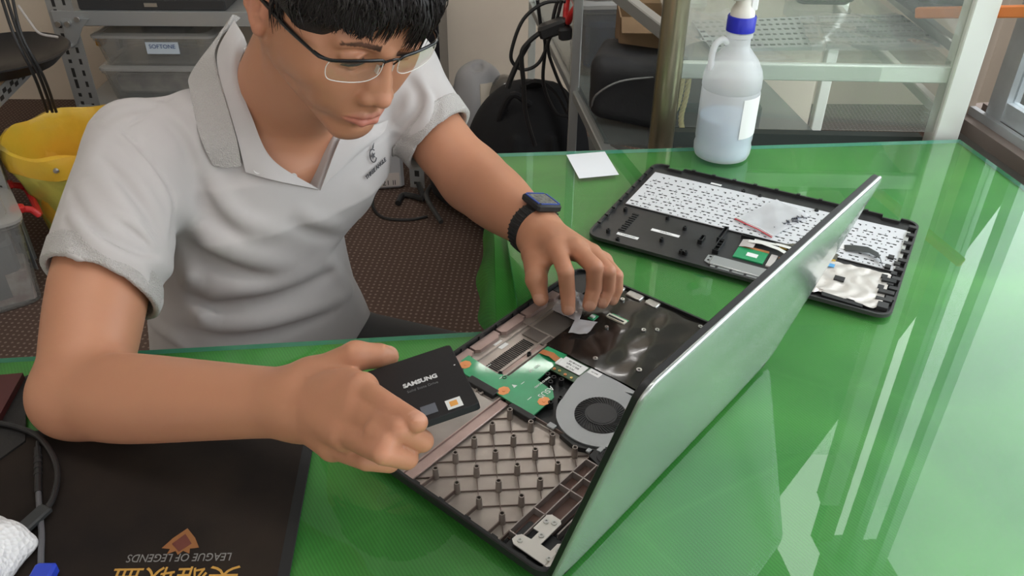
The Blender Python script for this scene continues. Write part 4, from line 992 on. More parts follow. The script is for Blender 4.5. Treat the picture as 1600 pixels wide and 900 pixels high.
for k in range(4): lq(b, -31, -80+k*8, -25, -79+k*8, 3, 8.8)
b.build('molded_rib', kblack, tcs)
# white keyboard backing with its holes
b = MB(); lq(b, -178, -18, 177, 96, 4.4, 5.6); kb = b.build('keyboard_backplate', mat('keyboard_white', (.63, .64, .66), rough=.5), tcs)
b = MB(); rr = random.Random(3)
def dot(x, y, w, h): lq(b, x-w/2, y-h/2, x+w/2, y+h/2, 5.6, 5.78)
for r_ in range(6):
    for c_ in range(19):
        x = -170+c_*18.6+(r_ % 3)*5; y = -9+r_*18.5
        if x > 172: continue
        if r_ == 5: dot(x, y, 3.4, 1.6); dot(x+1.4, y-2, 1.8, 3.4); dot(x+8, y+2, 2, 1.6); continue
        dot(x-4, y+3, 4.2, 2.6); dot(x+4, y+3, 4.2, 2.6); dot(x, y+3.4, 4, .8); dot(x+1, y-5, 3.6, 2.4)
        if rr.random() < .7: dot(x+rr.uniform(5, 8), y-rr.uniform(2, 6), 1.8, 1.5)
        if rr.random() < .6: dot(x-rr.uniform(5, 8), y-rr.uniform(2, 6), 1.4, 1.8)
        if rr.random() < .5: dot(x+rr.uniform(-3, 3), y+rr.uniform(7, 8.5), 1.6, 1.2)
b.build('backplate_hole', inkd, kb)
b = MB(); lq(b, 177, -14, 182, 92, 4.4, 6.6); b.build('backplate_edge', silver, kb)
for x0, y0, x1, y1 in ((-157, -100, -127, -94), (-121, -68, -82, -62), (-95, 104, -79, 109)):
    b = MB(); lq(b, x0, y0, x1, y1, 3.0, 3.4); b.build('white_label', white, tcs)
ltext('N 13NB0621AP0301', -142, -97, 3.45, 2.6, inkd, tcs, 0, Q); ltext('13N0-PEA1A11', -101, -65, 3.45, 2.6, inkd, tcs, 0, Q)
# touchpad bracket and boards
b = MB(); lq(b, -27, -113, 88, -92, 3, 6.5, bev=1.2); 
slab(b, [(-34, -92), (-27, -90), (-27, -112), (-34, -108)], 3, 4.5, Q); lq(b, -24, -117, 88, -113, 3, 4.2)
br = b.build('touchpad_bracket', mat('grey_zinc', (.42, .44, .44), rough=.35, metal=.6), tcs)
b = MB()
for k in range(6): lcyl(b, -16+k*18, -115, 4.2, 4.5, 1.8, 0, 12, fr=Q)
lcyl(b, -30, -95, 4.5, 4.8, 1.6, 0, 12, fr=Q); lcyl(b, -30, -104, 4.5, 4.8, 1.6, 0, 12, fr=Q); b.build('bracket_hole', inkd, br)
b = MB(); lq(b, -6, -80, 32, -50, 3, 4.8); tb = b.build('touchpad_board', pcb, tcs); b = MB(); lq(b, -6, -52, 32, -47, 3, 5); b.build('copper_strip', copper, tb); b = MB(); lq(b, 8, -71, 22, -62, 4.8, 5.1); b.build('board_sticker', white, tb)
b = MB(); lq(b, 46, -84, 82, -56, 3, 4.8); tb = b.build('touchpad_board', pcb, tcs); b = MB(); lq(b, 46, -58, 62, -54, 3, 5); b.build('copper_strip', copper, tb); b = MB(); lq(b, 52, -74, 58, -68, 4.8, 5.6); lq(b, 66, -78, 74, -72, 4.8, 5.3); b.build('chip', inkd, tb)
b = MB(); b.sheet([[Q(x, y, z) for y in (-50-4, -34)] for x, z in ((-6, 5.5), (2, 7.5), (12, 8))], .0003); lq(b, 36, -82, 44, -52, 3, 5); b.build('grey_ribbon', mat('grey_tape', (.50, .47, .45), rough=.5), tcs)
flex = mat('white_ribbon', (.74, .74, .70), rough=.4)
b = MB(); b.sheet([[Q(x, y, z) for y in (y0, y0+7)] for x, y0, z in ((2, -42, 8), (20, -44, 11), (42, -50, 12), (64, -60, 11), (84, -72, 8))], .0003); b.build('ribbon_cable', flex, tcs)
b = MB(); b.sheet([[Q(x, y, z) for y in (y0, y0+6)] for x, y0, z in ((8, -36, 8), (40, -34, 9), (72, -36, 9), (100, -44, 7))], .0003); b.build('ribbon_cable', flex, tcs)
b = MB(); b.sheet([[Q(x, y, z) for y in (y0, y0+10)] for x, y0, z in ((74, -72, 9), (84, -74, 9), (92, -78, 7), (100, -80, 6))], .0003); b.build('ribbon_end', mat('yellow_tape', (.62, .42, .10), rough=.5), tcs)
b = MB(); slab(b, [(36, -26), (60, -10), (110, -12), (112, -40), (60, -30)], 5.8, 6.3, Q); b.build('dark_tape', mat('olive_tape', (.10, .095, .07), rough=.4), tcs)
b = MB(); lq(b, 40, -34, 110, -29, 5.9, 6.9); b.build('yellow_tape_strip', mat('amber_tape', (.50, .33, .05), rough=.4), tcs)
# crinkled foil and black flex
rr = random.Random(8); G = []
for i in range(26):
    row = []
    for j in range(20):
        x = 84+i*3.7; y = -116+j*4.4; z = 6.2+1.3*abs(math.sin(x*.16+math.sin(y*.09)*2))+.9*math.sin(y*.21+x*.05)+rr.uniform(-.35, .35)
        if j < 2 and i % 9 > 5: y += 5
        row.append(Q(x, y+rr.uniform(-.6, .6), z))
    G.append(row)
b = MB(); b.sheet(G, .0003); fo = b.build('foil_sheet', mat('crinkled_foil', (.74, .70, .66), rough=.36, metal=.55, bump=('noise', 40, .5, .002)), tcs, auto=.35)
b = MB(); lq(b, 117, -80, 129, -70, 8.4, 10); b.build('foam_pad', inkd, fo); b = MB(); lq(b, 100, -52, 112, -44, 8.6, 9.0); b.build('blue_mark', mat('blue_mark', (.10, .35, .65), rough=.5), fo)
b = MB(); b.sheet([[Q(x+dx, y+dy, z) for dx, dy in ((0, 0), (2, -8), (4, -14))] for x, y, z in ((112, 14, 7), (124, 16, 9), (140, 16, 11), (154, 8, 11), (160, -4, 8))], .0005); b.build('flex_cable', mat('charcoal_flex', (.05, .055, .055), rough=.4), tcs)
b = MB(); lq(b, 98, 4, 114, 18, 5.9, 6.4); b.build('cable_label', white, tcs)
b = MB(); slab(b, [(110, -112), (158, -116), (158, -122), (112, -120)], 3, 8.5, Q); b.build('clip_block', kblack, tcs); b = MB(); lq(b, 168, -52, 184, -44, 5, 9.5); b.build('clip_block', kblack, tcs)
# ---------------------------------------------------------------- small things
bagm = glassy('clear_polythene', (.96, .96, .97), .40, .12, .9, (.85, .86, .88), 1.5)
zb = thing('zip_bag', Q(10, 40, 6), 'small clear zip bag with red seal line on white keyboard backing', 'bag')
C4 = [A(-31, 11, 0), A(26, -15, 0), A(56, 72, 0), A(4, 96, 0)]
G = []
for i in range(14):
    row = []
    for j in range(14):
        s, t = i/13, j/13; p = (C4[0]*(1-s)+C4[1]*s)*(1-t)+(C4[3]*(1-s)+C4[2]*s)*t; row.append(Q(p[0], p[1], 7.2+1.2*math.sin(s*7+t*3)*math.sin(t*8)+2.2*math.exp(-((s-.75)**2+(t-.35)**2)/.05)))
    G.append(row)
b = MB(); b.sheet(G, .0002); b.build('bag_film', bagm, zb)
b = MB(); b.tube([Q(-31, 11, 7.6), Q(-14, 2, 8.8), Q(4, -5, 9.2), Q(26, -15, 7.9)], .0008, 6); b.build('red_seal', mat('red_seal', (.62, .05, .06), rough=.5), zb)
b = MB(); b.tube([Q(-30, 15, 7.6), Q(-13, 6, 8.8), Q(6, -1, 9.2), Q(27, -11, 7.9)], .0007, 6); b.build('white_seal', white, zb)
rr = random.Random(5); scm = mat('small_screw_metal', (.20, .21, .24), rough=.3, metal=.8)
for k in range(22):
    t = rr.random(); x = 22+26*t+rr.uniform(-3, 3); y = 8+54*t+rr.uniform(-3, 3); a = rr.uniform(0, 6.28); p = Q(x, y, 7.0+rr.uniform(0, 1.2)); d = A(math.cos(a), math.sin(a), 0)
    b = MB(); b.tube([p, p+d*.0045], .0008, 6); b.tube([p-d*.001, p], .0019, 8); o = b.build('small_screw', scm, None)
    tag(o, 'tiny dark screw heaped inside the clear zip bag', 'screw', 'loose screws inside the zip bag')
# clear crumpled film under the fingers
rr = random.Random(2); fl = [Uz(883, 446, .017), Uz(914, 462, .018), Uz(937, 505, .016), Uz(893, 527, .016), Uz(858, 492, .018)]
ca = [Uz(862, 484, .016), Uz(890, 446, .022), Uz(918, 466, .020), Uz(904, 503, .020)]; G = []
for i in range(16):
    row = []
    for j in range(16):
        s, t = i/15, j/15; p = (ca[0]*(1-s)+ca[3]*s)*(1-t)+(ca[1]*(1-s)+ca[2]*s)*t; row.append(p+A(0, 0, .0015*math.sin(s*9+t*4)*math.sin(t*11)+rr.uniform(-.0006, .0006)))
    G.append(row)
b = MB(); b.sheet(G, .0002)
cb_ = [Uz(893, 505, .019), Uz(908, 500, .020), Uz(934, 500, .018), Uz(891, 524, .016)]; G = []
cb_ = [Uz(899, 498, .020), Uz(934, 503, .018), Uz(917, 522, .016), Uz(888, 520, .016)]
for i in range(9):
    row = []
    for j in range(9):
        s, t = i/8, j/8; p = (cb_[0]*(1-s)+cb_[1]*s)*(1-t)+(cb_[3]*(1-s)+cb_[2]*s)*t; row.append(p+A(0, 0, .001*math.sin(s*8)*math.sin(t*7)))
    G.append(row)
b.sheet(G, .0002)
o = b.build('clear_plastic_film', glassy('crumpled_film', (.93, .91, .92), .34, .10, 1., (.72, .70, .72), 1.55), None, auto=.4); tag(o, 'crumpled clear plastic film under the fingertips on the laptop', 'plastic film')
# solid state drive held in his hand
def S(x, y, z=0.): return SCn+SRm@(A(x, y, z)/1000)
ssd = thing('solid_state_drive', S(0, 0, -3.5), 'flat black solid state drive held up between thumb and fingers', 'drive')
b = MB(); n_ = 0; zl = [(1.0, -5.4), (0, -5.0), (0, -.5), (.5, 0)]; V = []
for ins, z in zl: P = rrect(-35+ins, -50+ins, 35-ins, 50-ins, 3.2); n_ = len(P); V += [S(x, y, z) for x, y in P]
b.add(V, [(k*n_+i, k*n_+(i+1) % n_, (k+1)*n_+(i+1) % n_, (k+1)*n_+i) for k in range(3) for i in range(n_)]+[tuple(range(n_))[::-1], tuple(range(3*n_, 4*n_))])
b.build('drive_case', mat('black_anodised', (.013, .014, .016), rough=.5, spec=.3, bump=('noise', 1500, .1, .0002)), ssd)
lt = mat('pale_grey_print', (.66, .67, .68), rough=.5); ld_ = mat('dim_grey_print', (.14, .145, .15), rough=.5)
b = MB()
o = text_obj('brand_print', 'SAMSUNG', .0084, lt, ssd, S(2.9, 7, .12), SRm[:, 0], SRm[:, 1], .0001, squash=.68, bold=.00035)
text_obj('small_print', 'Solid State Drive', .0048, ld_, ssd, S(3, -3, .12), SRm[:, 0], SRm[:, 1], .0001, squash=.72)
lbox(b, -4, -43, 7, -30, .05, .2, fr=S); b.build('grey_square', mat('slate_square', (.11, .125, .15), rough=.4), ssd)
b = MB(); lbox(b, 13.5, -46, 24.5, -33, .05, .25, fr=S); wst = b.build('warranty_sticker', mat('silvery_sticker', (.72, .74, .74), rough=.4), ssd)
b = MB(); lbox(b, 16, -43, 21.5, -36, .25, .32, fr=S); b.build('orange_mark', mat('orange_mark', (.75, .35, .08), rough=.5), wst)
b = MB(); lcyl(b, 31, 14, .0, .15, .7, 0, 10, fr=S); b.build('case_dot', lt, ssd)
# white sticker near the far edge of the desk
b = MB(); st = [Uz(885, 242, .0002), Uz(945, 237, .0002), Uz(967, 273, .0002), Uz(905, 279, .0002)]; b.prism(st, Z3*.0003)
o = b.build('paper_sticker', mat('paper_white', (.80, .82, .86), rough=.7), None, smooth=False); tag(o, 'square white paper sticker near the far edge of the green desk', 'sticker')
# ---------------------------------------------------------------- alcohol jug
JB = Uz(1126, 242); JB[2] = 0.0; jr = .0; 
jug = thing('squeeze_bottle', JB, 'translucent white plastic bottle with blue cap and pale liquid on the green desk', 'bottle')
hd_ = nrm(A(-.9, -.25, 0)); 
jw = .0435
plas = bpy.data.materials.new('milky_plastic'); plas.use_nodes = True; nt = plas.node_tree; bs = nt.nodes['Principled BSDF']; bs.inputs['Base Color'].default_value = (.88, .90, .94, 1); bs.inputs['Roughness'].default_value = .32
bs.inputs['Alpha'].default_value = .42; bs.inputs['Subsurface Weight'].default_value = .5; bs.inputs['Subsurface Radius'].default_value = (.02, .02, .02); MATS['milky_plastic'] = plas
JH = .160
KZ = 1.10
prof = [(0, .0), (.034, .0005), (.041, .003), (jw, .009), (jw+.0005, .018), (jw-.0012, .024), (jw, .030), (jw, .098), (jw-.0008, .101), (jw+.0005, .104), (jw, .118), (.041, .127), (.034, .139), (.025, .149), (.0185, .156), (.0172, .162), (.0172, .170), (.0195, .171), (.0195, .177), (.0155, .178), (.0155, .183)]
prof = [(r, z*KZ) for r, z in prof]; JT = JB+Z3*.183*(KZ-1)
b = MB(); b.lathe(JB, prof, 48, Z3); b.build('bottle_body', plas, jug)
b = MB(); b.lathe(JB, [(0, .003), (jw-.0035, .006), (jw-.0022, .012), (jw-.0022, .066), (0, .0661)], 40, Z3); b.build('liquid', mat('pale_blue_liquid', (.50, .68, .86), rough=.15, alpha=.55), jug)
b = MB(); cp = [(.0, .178), (.0205, .178), (.0205, .198), (.0195, .1995), (0, .1995)]; b.lathe(JT, cp, 48, Z3)
for k in range(40):
    a = 2*math.pi*k/40; d = A(math.cos(a), math.sin(a), 0); b.bar(JT+d*.0207+Z3*.180, JT+d*.0207+Z3*.197, .0012, .0012)
b.build('blue_cap', mat('royal_blue_plastic', (.012, .02, .42), rough=.35), jug)
ivo = mat('ivory_plastic', (.68, .66, .60), rough=.4)
b = MB(); b.lathe(JT, [(.0175, .1995), (.0165, .208), (.012, .216), (.012, .228), (.0, .229)], 32, Z3); b.frame(JT+A(-.004, -.004, .232), (1, .3, 0), (-.3, 1, 0), Z3, .019, .010, .009, .003); b.build('spray_head', ivo, jug)
b = MB(); b.frame(JT+A(.010, .0, .226), (1, .3, 0), (-.3, 1, 0), Z3, .007, .010, .020, .003); b.build('spray_trigger', white, jug)
b = MB(); hp = [JB+hd_*.017+Z3*KZ*.163, JB+hd_*.026+Z3*KZ*.168, JB+hd_*.036+Z3*KZ*.162, JB+hd_*.040+Z3*KZ*.147, JB+hd_*.0385+Z3*KZ*.128]
b.tube(resample(hp, 6), .0048, 12); b.build('bottle_handle', plas, jug)
b = MB(); G = []
for i in range(12):
    a = math.radians(-75+i*9.2); d = A(math.cos(a), math.sin(a), 0); G.append([JB+d*(jw+.0006)+Z3*z for z in (.044, .075, .106)])
b.sheet(G, .0003); b.build('paper_label', white, jug)
# ---------------------------------------------------------------- mouse mat and the things at the left
mw = [Uz(491, 690, .0), Uz(452, 905, .0)]; md = nrm(mw[0]-mw[1]); mr = nrm(np.cross(md, Z3)); MO = mw[0]+md*.02
def Mt(x, y, z=0.): return MO-mr*x*.001-md*y*.001+Z3*z*.001                # x to the left, y towards the viewer
matm = mat('mat_print', (.014, .011, .010), rough=.85, spec=.15, noise=(9, .7, (.032, .023, .017)), bump=('noise', 1200, .3, .0003))
b = MB(); slab(b, rrect(0, -8, 420, 300, 8), .2, 3.0, Mt); mm_ = b.build('mouse_mat', mat('mat_rubber', (.012, .012, .012), rough=.8), None); tag(mm_, 'large dark cloth mouse mat with gold lettering, lying under the elbow', 'mouse mat')
b = MB(); slab(b, rrect(9, 1, 411, 291, 6), 3.0, 3.2, Mt); b.build('printed_face', matm, mm_)
lg = mat('dull_silver_print', (.20, .19, .18), rough=.7); au = mat('gold_print', (.50, .27, .05), rough=.6); rd = mat('dark_red_print', (.12, .03, .02), rough=.7)
pL, pR = Uz(200, 872, .0034), Uz(360, 869, .0034); ud = nrm(pL-pR); vd = np.cross(Z3, ud)
text_obj('mat_lettering', 'LEAGUE OF LEGENDS', .0108, lg, mm_, (pL+pR)/2+A(-.0, -.0, 0), ud, vd, .00015, squash=.80)
pG = Uz(272, 903, .0034); text_obj('mat_characters', '英雄联盟', .0275, au, mm_, pG, ud, vd, .00018, squash=.92); 
pE = Uz(283, 853, .0034)
def em(x, y, s=1.): return pE+ud*x*.001*s+vd*y*.001*s
b = MB(); b.prism([em(0, -18), em(9, -8), em(15, 2), em(8, 3), em(9, 8), em(3, 5), em(0, 9), em(-3, 5), em(-9, 8), em(-8, 3), em(-15, 2), em(-9, -8)], Z3*.0002); b.build('mat_emblem', mat('bronze_print', (.25, .10, .03), rough=.7), mm_)
b = MB(); b.prism([em(0, -12), em(8, -2), em(3, 3), em(0, 6), em(-3, 3), em(-8, -2)], Z3*.00035); b.build('mat_emblem_centre', rd, mm_)
# maroon notebook at the left edge, standing on the mat's far corner
b = MB(); p = [Uz(36, 583, .012), Uz(-2, 652, .012), Uz(-120, 700, .012), Uz(-160, 600, .012)]; 
b.prism([q*A(1, 1, 0)+A(0, 0, .0005) for q in p], Z3*.012); o = b.build('closed_notebook', mat('maroon_cover', (.075, .018, .018), rough=.5), None, smooth=False); tag(o, 'dark maroon notebook at the left edge of the green desk', 'notebook')
b = MB(); p2 = [Uz(48, 583, .006), Uz(41, 640, .004), Uz(40, 690, .004), Uz(-30, 740, .004), Uz(0, 655, .006), Uz(37, 588, .006)]
p2 = [A(q[0], q[1], .0034) for q in p2]; b.prism(p2, Z3*.002); o = b.build('black_pouch', mat('black_leatherette', (.012, .011, .011), rough=.5, bump=('noise', 90, .4, .002)), None, smooth=False); tag(o, 'flat black pouch beside the maroon notebook, under the elbow', 'pouch')
cabm = mat('black_cable', (.018, .018, .019), rough=.4); gcab = mat('grey_cable', (.10, .10, .11), rough=.45)
cb2 = thing('usb_cable', Uz(80, 720, .0), 'looped black cable with flat plug end on the dark mat', 'cable')
pp = lambda pts, z: [Uz(x, y, z) for x, y in pts]
b = MB(); b.tube(resample(pp([(-30, 656), (0, 661), (30, 668), (62, 684), (84, 715), (90, 745), (82, 780), (70, 798)], .009), 6), .0026, 10); b.build('cord', cabm, cb2)
b = MB(); b.bar(Uz(74, 792, .009), Uz(34, 828, .009), .013, .006, bev=.002); b.build('plug_cover', mat('charcoal_plug', (.025, .027, .028), rough=.5), cb2)
b = MB(); b.bar(Uz(34, 828, .009), Uz(18, 842, .009), .010, .004); b.build('plug_tip', silver, cb2)
cb3 = thing('jack_cable', Uz(62, 760, .0), 'grey cable with slim black connector and blue plug on the mat', 'cable')
b = MB(); b.tube([Uz(59, 700, .006), Uz(60, 770, .006)], .0031, 10); b.tube([Uz(59, 690, .006), Uz(59, 702, .006)], .0018, 8)
for k in range(4): b.tube([Uz(59.5, 712+k*9, .006), Uz(59.6, 716+k*9, .006)], .0036, 10)
b.build('inline_connector', cabm, cb3)
b = MB(); b.tube(resample(pp([(60, 770), (62, 800), (65, 835), (64, 868), (64, 890)], .006), 4), .0025, 10); b.build('cord', gcab, cb3)
b = MB(); b.frame(Uz(64, 906, .009), RT, UP*A(1, 1, 0)+A(0, 1e-3, 0), Z3, .0085, .013, .0055, .002); b.build('blue_plug', mat('blue_plug', (.02, .05, .45), rough=.4), cb3)
b = MB(); rr = random.Random(4); G = []
c4 = [Uz(-90, 812, .012), Uz(-2, 812, .012), Uz(55, 848, .008), Uz(8, 900, .010), Uz(-90, 960, .012)]
fo_ = Sdf(); cc_ = Uz(-35, 860, .018)
fo_.add(rc(cc_, Uz(10, 850, .014), .020, .012), 0).add(rc(cc_, Uz(-40, 900, .02), .022, .020), .02).add(rc(Uz(10, 850, .014), Uz(46, 850, .009), .012, .003), .012).add(rc(Uz(10, 850, .014), Uz(5, 885, .012), .014, .007), .012).add(rc(Uz(46, 850, .009), Uz(8, 892, .009), .003, .004), .01).add(rc(Uz(-10, 825, .014), Uz(-60, 830, .02), .010, .02), .012)
fo_.ops = fo_.ops; fo_.sub(prim(lambda P: P[:, 2]-.0034, (0, 0, 0), 99), .001)
V_, F_ = polygonise(fo_, cc_-A(.09, .09, .03), cc_+A(.11, .09, .06), .0022)
o = mesh_obj('foam_wrap', V_, F_, mat('white_foam', (.72, .72, .73), rough=.7, bump=('voronoi', 260, .6, .003)), None); tag(o, 'crumpled white foam wrap at the lower left, on the dark mat', 'packing foam')

# ================================================================ THE ROOM AND ITS BACKGROUND
FZ = -.75
fm_ = bpy.data.materials.new('brown_carpet'); fm_.use_nodes = True; nt = fm_.node_tree; N = nt.nodes; Lk = nt.links; bs = N['Principled BSDF']
tc = N.new('ShaderNodeTexCoord'); mp = N.new('ShaderNodeMapping'); mp.inputs['Scale'].default_value = (62, 62, 62); mp.inputs['Rotation'].default_value = (0, 0, .09); Lk.new(tc.outputs['Object'], mp.inputs['Vector'])
vo = N.new('ShaderNodeTexVoronoi'); vo.inputs['Scale'].default_value = 1; vo.inputs['Randomness'].default_value = .12; Lk.new(mp.outputs[0], vo.inputs['Vector'])
r = N.new('ShaderNodeValToRGB'); r.color_ramp.elements[0].position = .16; r.color_ramp.elements[0].color = (.22, .165, .13, 1); r.color_ramp.elements[1].position = .26; r.color_ramp.elements[1].color = (.085, .050, .038, 1)
Lk.new(vo.outputs['Distance'], r.inputs[0]); Lk.new(r.outputs['Color'], bs.inputs['Base Color']); bs.inputs['Roughness'].default_value = .95
MATS['brown_carpet'] = fm_
wallm = mat('beige_plaster', (.68, .59, .48), rough=.85, noise=(2.2, .5, (.54, .46, .38)), bump=('noise', 40, .2, .002))
whitem = mat('white_paint', (.70, .70, .68), rough=.8)
def struct(b, name, m, label=None): o = b.build(name, m, None, smooth=False); o['kind'] = 'structure'; return o
XL, XR, YB, YF, ZT = -2.7, .80, 3.35, -2.4, 1.9
wn0 = Uz(1498, 203, -.004); wdir = nrm(rdir*A(1, 1, 0)); wout = nrm(np.cross(wdir, Z3))
if wout[0] < 0: wout = -wout
wn0 = A(wn0[0]+.014, wn0[1]+.065, 0)
def WP(s, z, o=0.): return wn0+wdir*s+wout*o+Z3*z            # s metres along the right wall towards the viewer
b = MB(); b.box(XL, YF, FZ-.05, 2.9, YB+.2, FZ); struct(b, 'floor', fm_)
b = MB(); b.box(XL, YF, ZT, 2.9, YB+.2, ZT+.05); struct(b, 'ceiling', whitem)
b = MB(); b.box(XL, YB, FZ, 2.9, YB+.1, ZT); struct(b, 'wall_back', wallm)
b = MB(); b.box(XL-.1, YF, FZ, XL, YB, ZT); struct(b, 'wall_left', wallm)
# right wall: low part under the window, head above it, pier beyond
b = MB()
def wseg(b, s0, s1, z0, z1, o0=.02, o1=.16): b.add([WP(s, z, o) for z in (z0, z1) for s, o in ((s0, o0), (s1, o0), (s1, o1), (s0, o1))], [(3, 2, 1, 0), (4, 5, 6, 7), (0, 1, 5, 4), (1, 2, 6, 5), (2, 3, 7, 6), (3, 0, 4, 7)])
wseg(b, .0, 2.3, FZ, -.02); wseg(b, .0, 2.3, 1.15, ZT); 
struct(b, 'wall_right', mat('grey_render', (.40, .38, .36), rough=.85, noise=(8, .4, (.26, .25, .24))))
alu = mat('old_aluminium', (.55, .58, .60), rough=.38, metal=.6, noise=(18, .4, (.34, .35, .36))); brn = mat('dark_bronze_frame', (.16, .12, .10), rough=.5, metal=.3)
win = bpy.data.objects.new('window_1', None); COL.objects.link(win); win.location = tuple(WP(.6, 0)); win['kind'] = 'structure'
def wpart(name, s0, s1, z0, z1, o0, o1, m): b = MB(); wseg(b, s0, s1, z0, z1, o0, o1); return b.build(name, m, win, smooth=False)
wpart('window_sill', -.03, 2.3, -.02, .004, .0, .10, mat('dusty_brown_sill', (.20, .16, .14), rough=.6, metal=.2)); wpart('window_track', .0, 2.3, .004, .018, .02, .03, alu); wpart('window_track', .0, 2.3, .004, .016, .055, .065, brn)
wpart('window_jamb', .0, .016, .004, 1.15, .0, .03, mat('worn_brown_frame', (.30, .24, .19), rough=.5)); wpart('window_gap', -.030, .0, -.02, 1.15, .0, .04, mat('gap_shade', (.02, .018, .022), rough=.6)); wpart('window_stile', .045, .085, .018, 1.15, .03, .055, alu); wpart('window_stile', .125, .150, .018, 1.15, .055, .08, alu)  # black strip before the jamb stands in for the shade of the gap
wpart('window_stile', .62, .66, .018, 1.15, .03, .055, alu); wpart('window_stile', 1.25, 1.29, .018, 1.15, .03, .055, alu); wpart('window_head', .0, 2.3, 1.12, 1.15, .0, .10, alu)
wpart('window_rail', .085, 1.25, .018, .05, .032, .052, alu); wpart('window_pane', .085, 1.25, .05, 1.12, .041, .045, glassy('window_glass', (.93, .96, .97), .05, .02, 1., (.8, .85, .85)))
# outside: the neighbour's wall close by, raised to block the sky reflected in the desk
b = MB(); wseg(b, -1.5, 3.2, -1.2, 2.2, 1.3, 1.4); o = b.build('concrete_yard_wall', mat('weathered_concrete', (.40, .40, .385), rough=.9, noise=(3.5, .8, (.20, .20, .195)), bump=('noise', 12, .5, .02)), None, smooth=False); o['kind'] = 'structure'
# ceiling tubes; the one by the back wall is added to brighten it
tubem = mat('tube_glow', (1, 1, 1), emit=(1., .96, .93), estr=28.)
for i, (x, y) in enumerate(((-.75, .95), (.35, .35), (.15, 2.92))):
    hl = .60 if i < 2 else .32
    t = thing('ceiling_tube_light', (x, y, ZT-.05), ('white fluorescent ceiling light over the seated person', 'white fluorescent ceiling light over the laptop', 'added fluorescent ceiling light brightening the beige back wall')[i], 'ceiling light', 'fluorescent ceiling lights')
    b = MB(); b.box(x-hl, y-.03, ZT-.05, x+hl, y+.03, ZT, .004); b.build('light_batten', whitem, t)
    b = MB(); b.tube([(x-hl+.02, y, ZT-.068), (x+hl-.02, y, ZT-.068)], .014, 14); b.build('tube', tubem, t)
# ---------------------------------------------------------------- glazed cabinet behind the desk
cab = thing('glazed_cabinet', A(.48, 1.6, FZ), 'aluminium framed glass cabinet standing behind the far edge of the desk', 'cabinet')
stl = mat('worn_steel_post', (.40, .36, .27), rough=.28, metal=.85, noise=(7, .6, (.24, .22, .12))); al2 = mat('pale_aluminium', (.80, .82, .78), rough=.35, metal=.2); al3 = mat('grey_aluminium', (.40, .41, .40), rough=.35, metal=.6)
P1 = Uy(1031, 235, 1.335); P2 = Uy(1468, 219, 1.318); SH1, SH0 = .108, -.10
P1[2] = 0; P2[2] = 0; XD = nrm(P2-P1); YD = A(-XD[1], XD[0], 0)
b = MB(); b.tube([P1*A(1, 1, 0)+Z3*FZ, P1*A(1, 1, 0)+Z3*.9], .021, 28); b.build('steel_post', stl, cab)
def cbar(name, a, c, w, h, m, par=None): b = MB(); b.bar(a, c, w, h, bev=.002); return b.build(name, m, par or cab)
def vbar(name, p, z0, z1, w, m): b = MB(); b.frame(A(p[0], p[1], (z0+z1)/2), XD, YD, Z3, w/2, w/2, (z1-z0)/2, .002); return b.build(name, m, cab)
vbar('corner_post', P2, FZ, .9, .040, al2)
D_ = .62
aB = Uz(897, 147, SH0); aF = Uz(943, 233, SH0); aE = Uz(832, 7, SH0)
vbar('corner_post', P2+YD*D_, FZ, .9, .025, al2); vbar('side_post', aB, FZ, .9, .020, al3); vbar('side_post', aE, FZ, .9, .022, al2)
cbar('shelf_beam', P1+XD*.02+Z3*(SH1-.012), P2-XD*.018+Z3*(SH1-.012), .012, .028, al2)
cbar('shelf_rail', P1+Z3*.148+XD*.0, Uz(976, 0, .148)+nrm(Uz(976, 0, .148)-P1)*A(1, 1, 0)*.3, .020, .024, al3)
cbar('shelf_rail', P2-XD*.01+Z3*.135, P2-XD*.01+Z3*.135+YD*D_, .018, .018, al3); cbar('shelf_rail', P2-XD*.01+Z3*.030, P2-XD*.01+Z3*.030+YD*D_, .016, .018, mat('pinkish_rail', (.45, .38, .34), rough=.5))
cbar('base_rail', aF+(aF-aB)*.15, aE, .022, .022, al3)
cbar('base_rail', aF, P1+Z3*SH0, .018, .018, al3); cbar('back_rail', P1+YD*D_+Z3*.12, P2+YD*D_+Z3*.12, .018, .018, al3)
cg = glassy('cabinet_glass', (.94, .97, .95), .07, .02, 1., (.8, .86, .82), 1.5)
b = MB(); b.prism([P1+XD*.02+Z3*(SH1+.004), P2-XD*.02+Z3*(SH1+.004), P2-XD*.02+YD*D_+Z3*(SH1+.004), P1+XD*.02+YD*D_+Z3*(SH1+.004)], Z3*.005); b.build('glass_shelf', cg, cab, smooth=False)
b = MB(); b.prism([P1+XD*.02-YD*.006+Z3*.0, P2-XD*.02-YD*.006+Z3*.0, P2-XD*.02-YD*.006+Z3*.75, P1+XD*.02-YD*.006+Z3*.75], -YD*.004); b.build('glass_front', glassy('front_glass', (.95, .98, .96), .07, .02, 1., (.85, .9, .87), 1.5), cab, smooth=False)
lowg = glassy('smoky_glass_shelf', (.55, .60, .60), .30, .06, 1., (.28, .31, .31), 1.5)
b = MB(); q = [aF+A(.006, 0, .012), P1+XD*.3*0+Z3*(SH0+.012), P1+XD*.42-YD*0+Z3*(SH0+.012), P1+XD*.30+YD*.75+Z3*(SH0+.012), aE+A(.006, 0, .012)]
q = [A(p[0], p[1], SH0+.012) for p in (aF, P1+XD*.34, P1+XD*.22+YD*.9, aE)]; b.prism(q, Z3*.006); b.build('lower_glass_shelf', lowg, cab, smooth=False)
b = MB(); b.prism([A(p[0], p[1], -.47) for p in (aF, P2, P2+YD*D_, aE)], Z3*.02); b.build('cabinet_floor', mat('dark_board', (.035, .04, .04), rough=.5), cab, smooth=False)
